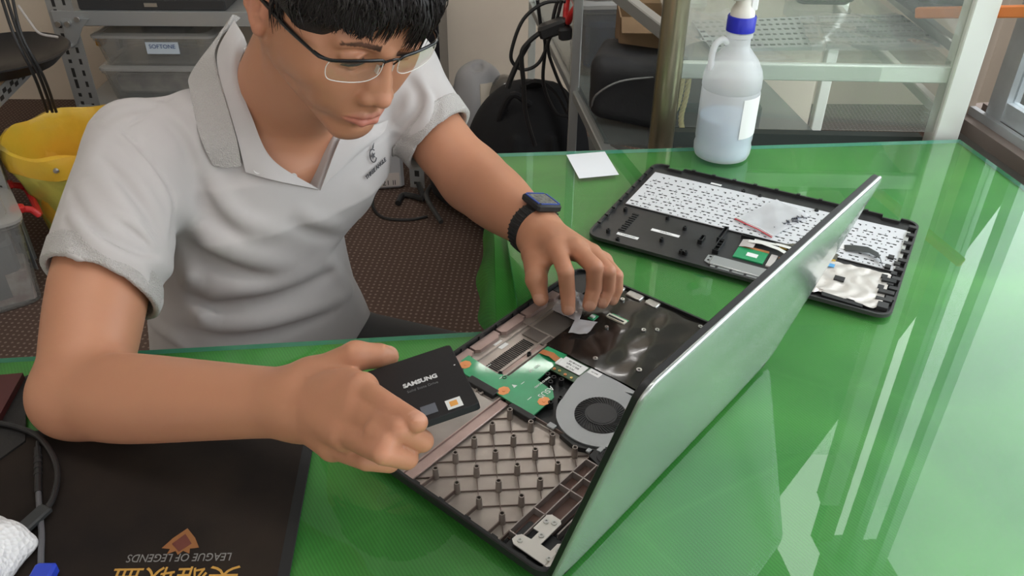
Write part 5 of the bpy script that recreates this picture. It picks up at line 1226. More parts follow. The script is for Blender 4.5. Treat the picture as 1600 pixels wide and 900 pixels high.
b = MB(); b.prism([P1+XD*.02+YD*.02+Z3*(-.050), P2-XD*.02+YD*.02+Z3*(-.050), P2-XD*.02+YD*.02+Z3*(-.022), P1+XD*.02+YD*.02+Z3*(-.022)], YD*.02); b.build('lower_beam', mat('dark_beam', (.06, .075, .07), rough=.5), cab, smooth=False)
SZ = SH1+.009; S0 = SH0+.018
slm = glassy('sleeve_film', (.95, .95, .95), .16, .10, 1., (.6, .6, .6), 1.5)
b = MB(); pq = [P1+XD*.22+YD*(D_-.03), P2-XD*.03+YD*(D_-.03)]; b.prism([pq[0]+Z3*-.30, pq[1]+Z3*-.30, pq[1]+Z3*(SH1-.01), pq[0]+Z3*(SH1-.01)], YD*.006); b.build('back_panel', mat('beige_back_panel', (.58, .50, .42), rough=.7, noise=(5, .4, (.45, .38, .32))), cab, smooth=False)
# keyboards in plastic sleeves on the glass shelf
kg = mat('grey_keyboard_back', (.30, .31, .30), rough=.55); kd = mat('key_hole_dark', (.06, .062, .06), rough=.6)
def old_kb(pts, z, label):
    c = sum(Uz(x, y, z) for x, y in pts)/4; t = thing('spare_keyboard', A(c[0], c[1], z), label, 'keyboard', 'spare keyboards on the glass shelf')
    P = [Uz(x, y, z) for x, y in pts]; b = MB(); b.prism([A(p[0], p[1], z) for p in P], Z3*.006); b.build('keyboard_frame', kg, t, smooth=False)
    b = MB()
    for i in range(17):
        for j in range(6):
            s, v = (i+.5)/17, (j+.5)/6; p = (P[0]*(1-s)+P[1]*s)*(1-v)+(P[3]*(1-s)+P[2]*s)*v; e = nrm(P[1]-P[0]); f_ = nrm(P[3]-P[0])
            b.frame(A(p[0], p[1], z+.0062), e, f_, Z3, .0028+.0012*((i*7+j*3) % 3 == 0), .0030, .0006)
    b.build('key_cutouts', kd, t); return t
k1 = old_kb([(1110, 82), (1285, 78), (1270, 30), (1080, 38)], SZ, 'grey spare keyboard on the glass shelf directly behind the bottle')
k2 = old_kb([(1292, 77), (1468, 73), (1408, 28), (1278, 30)], SZ, 'grey spare keyboard on the glass shelf, right of the bottle')
b = MB(); rr = random.Random(6); G = []
for i in range(16):
    row = []
    for j in range(16):
        s, t = i/15, j/15; p = (Uz(1268, 80, SZ+.010)*(1-s)+Uz(1475, 76, SZ+.010)*s)*(1-t)+(Uz(1250, 22, SZ+.02)*(1-s)+Uz(1400, 20, SZ+.02)*s)*t
        row.append(p+Z3*(.006*math.sin(s*8+t*5)*math.sin(t*9)+rr.uniform(-.0015, .0015)))
    G.append(row)
b.sheet(G, .0003); o = b.build('clear_plastic_sleeve', slm, None, auto=.5); tag(o, 'shiny clear plastic sleeve over the right spare keyboard on glass shelf', 'plastic sleeve')
b = MB(); G = []
for i in range(12):
    row = []
    for j in range(10):
        s, t = i/11, j/9; p = (Uz(1068, 76, SZ+.010)*(1-s)+Uz(1150, 60, SZ+.010)*s)*(1-t)+(Uz(1060, 20, SZ+.01)*(1-s)+Uz(1140, 14, SZ+.01)*s)*t
        row.append(p+Z3*(.006*math.sin(s*6+t*7)+rr.uniform(-.0015, .0015)))
    G.append(row)
b.sheet(G, .0003); o = b.build('clear_plastic_sleeve', slm, None, auto=.5); tag(o, 'crumpled clear plastic sleeve on the glass shelf beside the steel post', 'plastic sleeve')
# dark things at the back of the shelf
ob = [A(q[0], q[1], SZ) for q in (Uz(1250, 12, SZ), Uz(1330, 10, SZ))]
b = MB(); b.frame(ob[0]+(ob[1]-ob[0])*.5+Z3*.022+YD*.05, XD, YD, Z3, .055, .045, .021, .008); o = b.build('black_adapter_bag', mat('black_nylon', (.016, .016, .018), rough=.6, bump=('noise', 200, .3, .001)), None); tag(o, 'small black nylon case at the back of the glass shelf', 'case')
# clear box with blue content and red clips
def tub(name, c, hx, hy, hz, label, bodym, lidcol, parts=True, rim=.006, taper=.9, cat='storage box', group=None, ang=.09, latch=None, latchm=None):
    t = thing(name, A(c[0], c[1], c[2]), label, cat, group); u = A(math.cos(ang), math.sin(ang), 0); v = A(-math.sin(ang), math.cos(ang), 0); c = A(*c)
    def q(x, y, z): return c+u*x+v*y+Z3*z
    b = MB(); V = []; n = 0
    for sc, z in ((taper, 0), (taper+.02, .004), (1, hz*2-.012), (1.03, hz*2-.012), (1.03, hz*2), (.99, hz*2), (taper-.03, .006)):
        P = rrect(-hx*sc, -hy*sc, hx*sc, hy*sc, min(hx, hy)*.22, 4); n = len(P); V += [q(x, y, z) for x, y in P]
    b.add(V, [(k*n+i, k*n+(i+1) % n, (k+1)*n+(i+1) % n, (k+1)*n+i) for k in range(6) for i in range(n)]+[tuple(range(n))[::-1], tuple(range(6*n, 7*n))]); b.build('box_body', bodym, t)
    b = MB(); V = []
    for sc, z in ((1.05, hz*2-.002), (1.05, hz*2+.006), (.98, hz*2+.012), (.90, hz*2+.012), (.88, hz*2+.007)):
        P = rrect(-hx*sc, -hy*sc, hx*sc, hy*sc, min(hx, hy)*.22, 4); n = len(P); V += [q(x, y, z) for x, y in P]
    b.add(V, [(k*n+i, k*n+(i+1) % n, (k+1)*n+(i+1) % n, (k+1)*n+i) for k in range(4) for i in range(n)]+[tuple(range(n))[::-1], tuple(range(4*n, 5*n))]); b.build('box_lid', lidcol, t)
    return t, q
clearp = glassy('clear_box_plastic', (.93, .93, .92), .17, .08, .9, (.70, .70, .68), 1.45); clearl = glassy('clear_lid_plastic', (.9, .9, .89), .38, .08, .9, (.74, .73, .71), 1.45)
redp = mat('red_plastic', (.62, .03, .03), rough=.35); bluec = mat('blue_contents', (.06, .10, .19), rough=.6, noise=(14, .8, (.03, .05, .09)))
bc = A(.265, 1.90, S0+.0)
t, q = tub('clear_storage_box', bc, .135, .10, .075, 'clear plastic box with red clip and blue contents on the lower glass shelf', clearp, clearl, ang=.10)
b = MB(); b.frame(q(0, 0, .062), q(1, 0, 0)-q(0, 0, 0), q(0, 1, 0)-q(0, 0, 0), Z3, .118, .086, .052, .01); b.build('blue_contents', bluec, t)
b = MB(); b.tube(resample([q(-.142, -.085, .150), q(-.150, -.07, .130), q(-.150, -.04, .105), q(-.150, .0, .105), q(-.142, .03, .150)], 4), .007, 10); b.build('red_clip', redp, t)
b = MB(); b.frame(q(-.06, -.03, .178), (1, .2, 0), (-.2, 1, 0), Z3, .075, .055, .012, .006)
o = b.build('blue_folder', mat('slate_blue', (.10, .13, .18), rough=.6), None); tag(o, 'flat slate blue pouch on the lid of the clear box with red clip', 'pouch')
# black laptop bag and cardboard on the lower shelf
bg = Sdf(); bcn = A(.235, 1.56, S0)
_ca, _sa = math.cos(-.25), math.sin(-.25)
def _rb(P):
    q = P-(bcn+A(.01, .01, .066)); q = np.stack([q[:, 0]*_ca+q[:, 1]*_sa, -q[:, 0]*_sa+q[:, 1]*_ca, q[:, 2]+q[:, 0]*.12], 1); d = np.abs(q)-A(.062, .052, .036); return np.linalg.norm(np.maximum(d, 0), axis=1)+np.minimum(d.max(1), 0)-.026
bg.add(prim(_rb, bcn+A(0, 0, .06), .16), 0); bg.add(rc(bcn+A(-.06, -.03, .10), bcn+A(.05, -.02, .11), .018, .018), .02)
bg.sub(prim(lambda P: P[:, 2]-S0, (0, 0, 0), 99), .004)
V_, F_ = polygonise(bg, bcn-A(.2, .2, .05), bcn+A(.22, .2, .2), .005)
nyl = mat('black_nylon', (.016, .016, .018), rough=.6)
o = mesh_obj('black_camera_bag', V_, F_, nyl, None); tag(o, 'rounded black bag on the lower glass shelf, left of the steel post', 'bag')
b = MB(); b.tube(resample([bcn+A(-.085, -.03, .03), bcn+A(-.08, -.06, .07), bcn+A(-.04, -.07, .10), bcn+A(.03, -.07, .11)], 5), .002, 6); b.build('zip', mat('grey_zip', (.25, .25, .25), rough=.4, metal=.5), o)
cbm = mat('brown_cardboard', (.22, .135, .07), rough=.8, noise=(20, .3, (.14, .085, .045))); cbi = mat('dark_cardboard', (.13, .075, .04), rough=.85)
ct = thing('cardboard_box', A(.27, 1.66, S0+.115), 'open brown cardboard box behind the steel post, on the black bag', 'box')
cc_ = A(.262, 1.66, S0+.117)
def cq(x, y, z): return cc_+XD*x+YD*y+Z3*z
b = MB(); b.sheet([[cq(x, -.05, z) for z in (0, .065)] for x in (-.055, .07)], .003); b.sheet([[cq(x, .05, z) for z in (0, .065)] for x in (-.055, .07)], .003); b.sheet([[cq(-.055, y, z) for z in (0, .065)] for y in (-.05, .05)], .003); b.sheet([[cq(.07, y, z) for z in (0, .065)] for y in (-.05, .05)], .003); b.sheet([[cq(x, y, 0.002) for y in (-.05, .05)] for x in (-.055, .07)], .003); b.build('box_wall', cbm, ct, smooth=False)
b = MB(); b.sheet([[cq(x, y, z) for x in (-.055, .07)] for y, z in ((-.05, .065), (-.085, .045))], .003); b.build('box_flap', cbm, ct, smooth=False)
b = MB(); b.sheet([[cq(x, y, z) for x in (-.055, .07)] for y, z in ((.05, .065), (.07, .095))], .003); b.build('box_flap', cbm, ct, smooth=False)
# second carton behind the bottle, dark crate under it
c2 = P1+XD*.135+YD*.20; b = MB(); b.prism([c2+Z3*(SH1-.115), c2+XD*.05+Z3*(SH1-.145), c2+XD*.05+Z3*(SH1-.03), c2-XD*.01+Z3*(SH1-.03)], YD*.16); o = b.build('folded_carton', mat('tan_cardboard', (.50, .33, .17), rough=.8), None, smooth=False); tag(o, 'tan folded cardboard hanging below the glass shelf behind the bottle', 'carton')
b = MB(); b.frame(P1+XD*.12+YD*.24+Z3*(S0+.030), XD, YD, Z3, .085, .09, .030, .008); o = b.build('dark_crate', mat('dark_green_plastic', (.012, .022, .018), rough=.35), None); tag(o, 'low dark green crate on the lower glass shelf behind the bottle', 'crate')
# rope
ropem = mat('yellow_rope', (.70, .60, .28), rough=.8)
def rope(pts, label):
    Q_ = resample(pts, 14); m = len(Q_); t = thing('twisted_rope', Q_[-1], label, 'rope', 'yellow twisted ropes by the steel post')
    for ph in (0, 2*math.pi/3, 4*math.pi/3):
        R = []
        for i, p in enumerate(Q_):
            d = nrm(Q_[min(i+1, m-1)]-Q_[max(i-1, 0)]); a = nrm(np.cross(d, A(0, 1, .1))); c = np.cross(d, a); w = ph+i*.75; R.append(p+(a*math.cos(w)+c*math.sin(w))*.0030)
        b = MB(); b.tube(R, .0026, 6); b.build('rope_strand', ropem, t)
ry = lambda x, y: Uy(x, y, 1.47)
rope([ry(1078, 112), ry(1072, 150), ry(1064, 185), ry(1070, 212), ry(1085, 226)], 'yellow twisted rope hanging in a loop just right of the steel post')
rope([ry(1068, 116), ry(1064, 140), ry(1058, 165), ry(1048, 185), ry(1044, 212)], 'yellow twisted rope hanging closest to the steel post')
# orange bench beyond the cabinet at the right
bench = thing('orange_shelf_unit', A(.85, 1.6, FZ), 'shelf unit with a bright orange front beam at the upper right', 'shelf')
oy = 1.95; pa, pb = Uy(1432, 20, 1.43), Uy(1645, 17, 1.245); pc = Uy(1500, 33, oy); pz = (pa[2]+Uy(1500, 26, oy)[2])/2
b = MB(); b.bar(pa, pb, .012, .018, bev=.002); b.build('orange_beam', mat('orange_paint', (.72, .22, .06), rough=.45), bench)
b = MB(); pm = pa+(pb-pa)*.62; b.prism([pa+A(0, .01, -.004), pm+A(0, .01, -.004), pm+A(.02, .30, -.004+pa[2]-pm[2]), pa+A(0, .30, -.004)], Z3*.01); b.build('shelf_board', mat('grey_board', (.10, .10, .11), rough=.6), bench)
pn = P2+XD*.035+YD*.06; b = MB(); b.box(pn[0]-.006, pn[1], FZ, pn[0]+.012, pn[1]+.02, pm[2]-.004); b.build('leg', brn, bench)
b = MB(); b.prism([pa+A(.02, .04, .008), pm+A(-.02, .04, .008+pa[2]-pm[2]), pm+A(-.02, .22, .008+pa[2]-pm[2]), pa+A(.02, .22, .008)], Z3*.09); o = b.build('dark_carton', mat('charcoal_board', (.05, .05, .055), rough=.6), None); tag(o, 'long charcoal carton standing on the shelf with the orange beam', 'carton')
# ---------------------------------------------------------------- corner by the wall: vacuum cleaner, backpack, tower
def floor_at(x, y): return Uz(x, y, FZ)
vy = 2.55
vt = Uy(742, 95, vy); vb = A(vt[0]+.01, vy, FZ)
vac = thing('vacuum_cleaner', vb, 'upright grey vacuum cleaner standing against the beige wall behind his head', 'vacuum cleaner')
H_ = vt[2]-FZ; vg = Sdf()
vg.add(ell(vb+A(0, 0, H_*.56), (.098, .13, H_*.44)), 0); vg.add(rc(vb+A(0, 0, .08), vb+A(0, 0, H_*.5), .11, .095), .05); vg.sub(ell(vb+A(0, -.03, H_-.012), (.025, .03, .018)), .006); vg.add(rc(vb+A(-.03, -.02, H_-.05), vb+A(.03, -.02, H_-.05), .035, .035), .03)
vg.sub(ell(vb+A(-.105, -.05, H_-.14), (.03, .05, .07)), .01)
vg.sub(prim(lambda P: P[:, 2]-FZ, (0, 0, 0), 99), .004)
V_, F_ = polygonise(vg, vb-A(.25, .25, .02), vb+A(.25, .25, .6), .009); mesh_obj('vacuum_body', V_, F_, mat('grey_abs', (.30, .30, .31), rough=.4), vac)
def vfront(x, z):
    Y = np.arange(-.30, .05, .003); P = np.stack([np.full(len(Y), vb[0]+x), vb[1]+Y, np.full(len(Y), FZ+z)], 1); d = vg(P); i = int(np.argmax(d < 0)) if (d < 0).any() else len(Y)-1; return vb+A(x, Y[i]-.002, z)
b = MB(); st = [vb+A(x, -.118+abs(x)*.2-(.02 if z < H_*.5 else 0)+max(0, (z-H_*.62))*.32, z) for x, z in ((.02, H_-.06), (.045, H_-.07), (.055, H_*.45), (.025, H_*.42))]
G = [[vfront(x+.012*(1-k), H_*(.30+.60*k)) for x in (.008, .026, .044)] for k in np.linspace(0, 1, 14)]; b.sheet(G, .004); b.build('beige_stripe', mat('beige_plastic', (.50, .44, .36), rough=.45), vac)
dc = Sdf().add(ell(vb+A(.082, -.055, H_*.66), (.066, .10, H_*.28)), 0); V_, F_ = polygonise(dc, vb+A(-.05, -.2, 0), vb+A(.2, .12, H_), .008); mesh_obj('dust_canister', V_, F_, mat('smoky_plastic', (.07, .065, .06), rough=.12, coat=.6), vac)
# backpack
by = 2.20; bp = Uy(836, 190, by); bb = A(bp[0]-.005, by, FZ); ht = Uy(830, 128, by)[2]-FZ
bpk = thing('black_backpack', bb, 'black backpack with padded straps standing on the carpet behind the desk', 'backpack')
s_ = Sdf(); s_.add(ell(bb+A(-.02, 0, ht*.50), (.178, .12, ht*.51)), 0); s_.add(rc(bb+A(-.03, -.02, .13), bb+A(.03, -.02, .13), .12, .12), .06); s_.add(ell(bb+A(.0, -.09, ht*.38), (.11, .06, ht*.28)), .03)
for k in (-1, 1): s_.add(rc(bb+A(k*.06, -.12, ht*.15), bb+A(k*.05, -.10, ht*.75), .012, .012), .015)
s_.sub(prim(lambda P: P[:, 2]-FZ, (0, 0, 0), 99), .004)
blkf = mat('black_fabric', (.010, .010, .012), rough=.8, bump=('noise', 120, .3, .002))
V_, F_ = polygonise(s_, bb-A(.3, .3, .02), bb+A(.3, .3, .7), .009); mesh_obj('pack_body', V_, F_, blkf, bpk)
b = MB(); hp = resample([bb+A(-.02, -.03, ht-.005), bb+A(.03, -.05, ht+.018), bb+A(.085, -.08, ht-.02), bb+A(.125, -.11, ht-.12), bb+A(.13, -.12, ht-.26), bb+A(.10, -.13, .08)], 5)
G = [[p+A(-.012, -.006, .004)*w for w in (-1.6, 0, 1.6)] for p in hp]; b.sheet(G, .010); b.build('shoulder_strap', blkf, bpk)
b = MB(); hp = resample([bb+A(-.10, -.06, ht*.80), bb+A(-.06, -.10, ht+.0), bb+A(-.01, -.09, ht-.03)], 6); b.tube(hp, .009, 8); b.build('carry_handle', blkf, bpk)
# second dark bag on the carpet, nearer
bd = thing('black_duffel_bag', floor_at(735, 372)+A(0, .12, 0), 'black bag slumped on the carpet at the notch of the desk', 'bag')
dcn = floor_at(742, 400)+A(-.02, .22, 0); s_ = Sdf(); s_.add(rc(dcn+A(-.05, .10, .09), dcn+A(.10, -.06, .10), .085, .09), 0); s_.add(rc(dcn+A(-.06, .2, .14), dcn+A(.08, .14, .16), .10, .10), .05); s_.sub(prim(lambda P: P[:, 2]-FZ, (0, 0, 0), 99), .004)
V_, F_ = polygonise(s_, dcn-A(.3, .3, .02), dcn+A(.35, .5, .4), .010); mesh_obj('bag_body', V_, F_, blkf, bd)
b = MB(); b.tube(resample([floor_at(673, 300)+A(0, 0, .02), floor_at(668, 330)+A(0, 0, .05), floor_at(690, 360)+A(0, 0, .03)], 6), .008, 8); b.build('bag_strap', mat('grey_strap', (.05, .05, .05), rough=.7), bd)
# black tower computer behind his cheek
ty = 2.9; t0, t1 = Uy(648, 55, ty), Uy(686, 60, ty)
pc_ = thing('tower_computer', A((t0[0]+t1[0])/2-.06, ty, FZ), 'narrow black computer tower against the wall behind his glasses', 'computer')
b = MB(); b.box(t0[0]-.10, ty, FZ, t1[0], ty+.38, t0[2]+.05, .004); b.build('case_body', mat('black_gloss_case', (.012, .012, .014), rough=.25), pc_)
b = MB(); b.box(t1[0]-.05, ty-.006, t0[2]-.08, t1[0]-.015, ty, t0[2]-.07); b.build('silver_logo', silver, pc_)
# slotted posts, white power box and loose cables on the carpet
w0 = floor_at(642, 292); gal = mat('galvanised', (.42, .44, .45), rough=.4, metal=.6)
def slotted(p, z0, z1, w, u, parent, name='slotted_post', n=14, two=False):
    """angle section: two flat faces with a column of slots each"""
    u = nrm(u); v = np.cross(Z3, u); b = MB(); b.mi = 0
    b.frame(A(p[0], p[1], (z0+z1)/2)+u*w/2, u, v, Z3, w/2, .0015, (z1-z0)/2); b.frame(A(p[0], p[1], (z0+z1)/2)+v*w/2, v, u, Z3, w/2, .0015, (z1-z0)/2)
    b.mi = 1; st = (z1-z0)/n
    for i in range(n):
        z = z0+st*(i+.5)
        if two:
            for off, wd_, hh in ((-.20, .13, st*(.40 if i % 3 else .16)), (.22, .11, st*.24)):
                c = A(p[0], p[1], z)+u*w*(.5+off); b.frame(c-nrm(np.cross(Z3, u))*.0017, u, v, Z3, w*wd_*.5, .0004, hh); b.frame(c+nrm(np.cross(Z3, u))*.0017, u, v, Z3, w*wd_*.5, .0004, hh)
        for d, e in (((v, u),) if two else ((u, v), (v, u))):
            hh = st*(.30 if (i % 3) else .22); c = A(p[0], p[1], z)+d*w*.5; 
            for s_ in (1, -1): b.frame(c+e*s_*.0017, d, e, Z3, w*.16 if i % 3 else w*.24, .0004, hh if i % 3 == 1 else hh*.6, 0)
    return b.build(name, [gal, inkd], parent, smooth=False)
rk = thing('slotted_upright', A(w0[0], w0[1], FZ), 'short grey slotted steel upright on the carpet behind his chest', 'steel upright')
slotted(w0, FZ, FZ+.25, .05, (1, -.2, 0), rk, 'slotted_strip', 7)
pw = floor_at(606, 298); pbx = thing('power_supply_box', pw, 'small white labelled box on the carpet beside the slotted upright', 'box')
b = MB(); b.frame(pw+A(-.02, .05, .07), (1, .15, 0), (-.15, 1, 0), Z3, .07, .05, .068, .01); b.build('box_shell', mat('grey_white_plastic', (.45, .45, .47), rough=.5), pbx)
b = MB(); c = pw+A(-.02, .05, .04)-nrm(A(-.15, 1, 0))*.0508; b.frame(c, (1, .15, 0), (-.15, 1, 0), Z3, .055, .0006, .024); b.build('box_label', mat('pale_label', (.62, .56, .53), rough=.6), pbx)
text_obj('printed_text', '41121 II', .026, inkd, pbx, c+A(0, -.0012, -.012), nrm(A(1, .15, 0)), Z3, .0002)
def cable(pts, r, label, m=None, name='power_cable'):
    t = MB(); t.tube(resample(pts, 6), r, 8); o = t.build(name, m or cabm, None); tag(o, label, 'cable'); return o
cable([floor_at(585, 300)+Z3*.004, floor_at(583, 325)+Z3*.004, floor_at(600, 342)+Z3*.004, floor_at(640, 345)+Z3*.004, floor_at(668, 340)+Z3*.004], .005, 'thin black cable curving over the brown carpet by the desk notch')
cable([floor_at(622, 322)+Z3*.01, floor_at(630, 310)+Z3*.012, floor_at(648, 312)+Z3*.012, floor_at(662, 318)+Z3*.02, floor_at(655, 300)+Z3*.03], .010, 'thick short black lead lying on the carpet near the slotted upright')
zz = 1.80
cy_ = lambda pts, Y: [Uy(x, y, Y) for x, y in pts]
strip = thing('power_strip', Uy(868, 45, 1.86), 'black multi-plug adapter hanging by its cables beside the clear box', 'power strip')
b = MB(); b.bar(Uy(842, 52, 1.86), Uy(886, 36, 1.86), .040, .030, bev=.006); b.build('adapter_body', cabm, strip); b = MB(); b.bar(Uy(872, 52, 1.84), Uy(894, 50, 1.84), .035, .028, bev=.005); b.build('plug', cabm, strip)
cable(cy_([(884, 2), (850, 5), (818, 30), (801, 72), (800, 96), (818, 109), (842, 98), (858, 62), (866, 20), (872, 0)], 1.9), .0042, 'black cable hanging in a wide loop in front of the wall')
cable(cy_([(845, 50), (826, 66), (815, 85), (818, 130), (822, 180), (836, 228)], 1.85), .0055, 'thick black cable dropping from the hanging adapter past the backpack')
cable(cy_([(840, 0), (845, 40), (852, 70), (849, 130), (868, 175), (888, 182)], 1.92), .0042, 'black cable hanging straight down beside the cabinet side')
cable(cy_([(878, 0), (866, 45), (856, 75), (870, 120), (888, 160), (886, 178)], 1.88), .0038, 'thin black cable slanting down close to the cabinet post')
cable(cy_([(826, 67), (812, 92), (800, 118), (793, 137)], 1.9), .0065, 'short thick black cable running down to the backpack top')
# ---------------------------------------------------------------- left: slotted steel shelving, boxes, bin
SY = 2.75
rkp = Uy(100, 80, SY); rack = thing('steel_shelving', A(rkp[0]+.4, SY, FZ), 'grey slotted steel shelving against the wall at the upper left', 'shelving')
p0 = A(Uy(88, 40, SY)[0], SY, 0)
slotted(p0-A(.012, 0, 0), FZ, 1.2, .088, (1, -.12, 0), rack, n=50, two=True); 
p1 = A(p0[0]+.92, SY, 0); slotted(p1, FZ, 1.2, .055, (-1, -.3, 0), rack, n=34)
slotted(p0+A(-.02, .42, 0), FZ, 1.2, .05, (1, -.3, 0), rack, n=30); slotted(p1+A(0, .42, 0), FZ, 1.2, .05, (-1, -.3, 0), rack, n=30)
zs = Uy(220, 28, SY)[2]; zl_ = Uy(260, 165, SY)[2]-.02
for z_ in (zs, zl_):
    b = MB(); b.box(p0[0], SY-.012, z_-.024, p1[0], SY+.44, z_+.024, .002); b.build('shelf_panel', gal, rack)
    b = MB(); g = [p0+A(.03, -.016, z_-.0), p0+A(.12, -.016, z_), p0+A(.09, -.016, z_-.03), p0+A(.06, -.016, z_-.08), p0+A(.03, -.016, z_-.10)]; b.prism(g, A(0, .004, 0)); b.build('gusset_plate', gal, rack, smooth=False)
for dx, dz in ((.02, -.015), (.05, -.015), (.085, -.0), (.03, -.09)): b = MB(); b.lathe(p0+A(dx, -.022, zs+dz), [(0, -.004), (.008, -.003), (.009, .004)], 12, A(0, -1, 0)); b.build('bolt', silver, rack)
# dark equipment on the shelf
ep = zs+.024; b = MB(); ea, ec = Uy(122, 10, SY), Uy(352, 8, SY)
t = thing('rack_equipment', A((ea[0]+ec[0])/2, SY+.2, ep), 'long dark grey equipment case with silver top lying on the steel shelf', 'equipment case')
b = MB(); b.box(ea[0], SY+.0, ep, ec[0], SY+.32, ep+.034, .003); b.build('case_body', mat('charcoal_metal', (.035, .036, .038), rough=.4), t)
b = MB(); b.box(ea[0]-.003, SY+.01, ep+.036, ec[0]+.003, SY+.33, ep+.060, .003); b.build('case_top', mat('brushed_top', (.30, .31, .31), rough=.3, metal=.7), t)
b = MB(); b.box(Uy(226, 10, SY)[0], SY-.003, ep+.012, Uy(246, 10, SY)[0], SY+.001, ep+.024); b.build('latch', silver, t)
# clear boxes on the lower shelf
t, q = tub('clear_lidded_box', A(Uy(235, 120, SY)[0]+.02, SY+.16, zl_+.024), .20, .13, .055, 'lower clear plastic box on the steel shelf behind his shoulder', clearp, clearl, ang=0)
b = MB(); b.frame(q(0, 0, .05), (1, 0, 0), (0, 1, 0), Z3, .17, .10, .035, .01); b.build('grey_contents', mat('grey_contents', (.36, .33, .30), rough=.7, noise=(20, .6, (.1, .1, .11))), t)
t2, q2 = tub('clear_lidded_box', A(Uy(228, 90, SY)[0]+.02, SY+.16, zl_+.146), .20, .13, .050, 'upper clear plastic box with orange clip and small white label', clearp, clearl, ang=0)
b = MB(); b.frame(q2(-.205, -.06, .07), (1, 0, 0), (0, 1, 0), Z3, .012, .022, .018, .005); b.build('orange_clip', mat('orange_clip', (.75, .35, .03), rough=.4), t2)
b = MB(); b.frame(q2(.03, -.129, .065), (1, 0, 0), (0, 1, 0), Z3, .055, .0008, .020); lb_ = b.build('box_label', mat('blue_white_label', (.60, .68, .76), rough=.6), t2)
text_obj('printed_text', 'SOFTONE', .020, mat('navy_ink', (.03, .08, .25), rough=.6), lb_, q2(.03, -.1308, .070), A(1, 0, 0), Z3, .0002)
b = MB(); b.frame(q2(.02, .02, .122), (1, 0, 0), (0, 1, 0), Z3, .06, .045, .012, .003); o = b.build('grey_carton', mat('grey_carton_board', (.30, .31, .30), rough=.7), None); tag(o, 'flat grey carton on the lid of the upper clear box', 'carton')
b = MB(); c = p0+A(.16, .12, zl_+.034)
b.tube([c+A(.045*math.cos(a)*(1-.05*(i//14)), .03*math.sin(a), .006+.004*(i//7)) for i, a in enumerate(np.linspace(0, 6*math.pi, 42))], .004, 6); o = b.build('coiled_cable', mat('tan_cable', (.28, .22, .15), rough=.6), None); tag(o, 'small coil of tan cable on the lower steel shelf by the post', 'cable')
b = MB(); b.box(p0[0]+.14, SY+.30, zl_+.024, p0[0]+.30, SY+.40, zs-.03, .004); o = b.build('dark_panel', mat('charcoal_metal', (.035, .036, .038), rough=.4), None); tag(o, 'tall dark panel standing on the lower steel shelf next to the clear boxes', 'case')  # plain dark panel behind the clear boxes
# side rack at the far left with a wooden shelf and a black tray
sr = thing('side_shelving', Uy(20, 120, 2.3)*A(1, 1, 0)+Z3*FZ, 'slotted steel side shelving with a brown board at the far left edge', 'shelving')
zr = -.30; r0, r1 = Uz(-40, 190, zr), Uz(80, 72, zr)
b = MB(); b.mi = 0; b.bar(r0, r1, .004, .045); b.mi = 1; d = r1-r0; n_ = 22; e_ = nrm(d); nn_ = nrm(np.cross(e_, Z3))
if nn_@(CAM-r0) < 0: nn_ = -nn_
for i in range(n_): b.frame(r0+d*(i+.5)/n_+nn_*.0022+Z3*(.006 if i % 2 else -.006), e_, Z3, nn_, .012, .006, .0004)
b.build('slotted_rail', [gal, inkd], sr, smooth=False)
b = MB(); b.prism([r0+A(0, 0, .02), r1+A(0, 0, .02), r1+A(-.45, .0, .02), r0+A(-.45, 0, .02)], Z3*.012); b.build('brown_board', mat('brown_board', (.26, .18, .11), rough=.7, noise=(9, .5, (.17, .12, .08))), sr, smooth=False)
lp_ = Uz(6, 200, zr-.02); slotted(A(lp_[0]-.085, lp_[1], 0), FZ, zr+.02, .05, (1, -.3, 0), sr, n=10)
b = MB(); c = Uz(30, 88, zr+.06); b.lathe(A(c[0]-.06, c[1], zr+.034), [(0, 0), (.15, 0), (.19, .035), (.195, .037), (.19, .040), (.14, .008), (0, .008)], 40, Z3); o = b.build('black_tray', mat('black_tray', (.015, .015, .017), rough=.3), None); tag(o, 'round black tray on the brown board at the far left', 'tray')
for i, (x0, x1, x2) in enumerate(((8, 30, 62), (18, 34, 68), (0, 22, 54))):
    lab = ('black cable hanging over the round tray, closest to the steel post', 'thin black cable crossing the round tray, between two others', 'black cable at the far left edge crossing the tray')[(1, 0, 2)[i]]
    cable([Uy(x0, -10, 2.2), Uy(x1, 55, 2.15), Uy(x2, 120, 2.15), Uy(x2+20, 175, 2.2)], .004, lab)
cable([Uy(28, 8, 2.3), Uy(45, 32, 2.3), Uy(62, 52, 2.3), Uy(90, 58, 2.35)], .0035, 'pale grey cable curving in front of the slotted post', mat('pale_cable', (.45, .42, .40), rough=.5))
# bin with yellow liner
bz = -.40; rim = [Uz(x, y, bz) for x, y in ((16, 205), (45, 262), (150, 275), (70, 170), (190, 150))]
bcx = Uz(118, 208, bz); br_ = .185; bn = thing('waste_bin', A(bcx[0], bcx[1], FZ), 'round waste bin lined with a yellow plastic bag, behind his shoulder', 'bin')
yb = mat('yellow_bag_plastic', (.85, .46, .04), rough=.3, spec=.6, noise=(5, .6, (.70, .62, .06)), bump=('noise', 12, .6, .01), alpha=.93)
b = MB(); n = 64; rings = []
for k, (r, z) in enumerate(((.70, -.34), (.80, -.20), (.93, -.09), (1.00, -.055), (1.05, -.05), (1.07, -.02), (1.05, .006), (1.0, .010), (.965, -.005), (.94, -.05), (.86, -.17), (.72, -.30))):
    rings.append([A(bcx[0]+br_*r*math.cos(a)*(1+.012*math.sin(a*9+k)+.008*math.sin(a*17+k*2)), bcx[1]+br_*r*math.sin(a)*(1+.012*math.sin(a*11+k)), bz+z+.005*math.sin(a*7+k*.7)) for a in np.linspace(0, 2*math.pi, n, endpoint=False)])
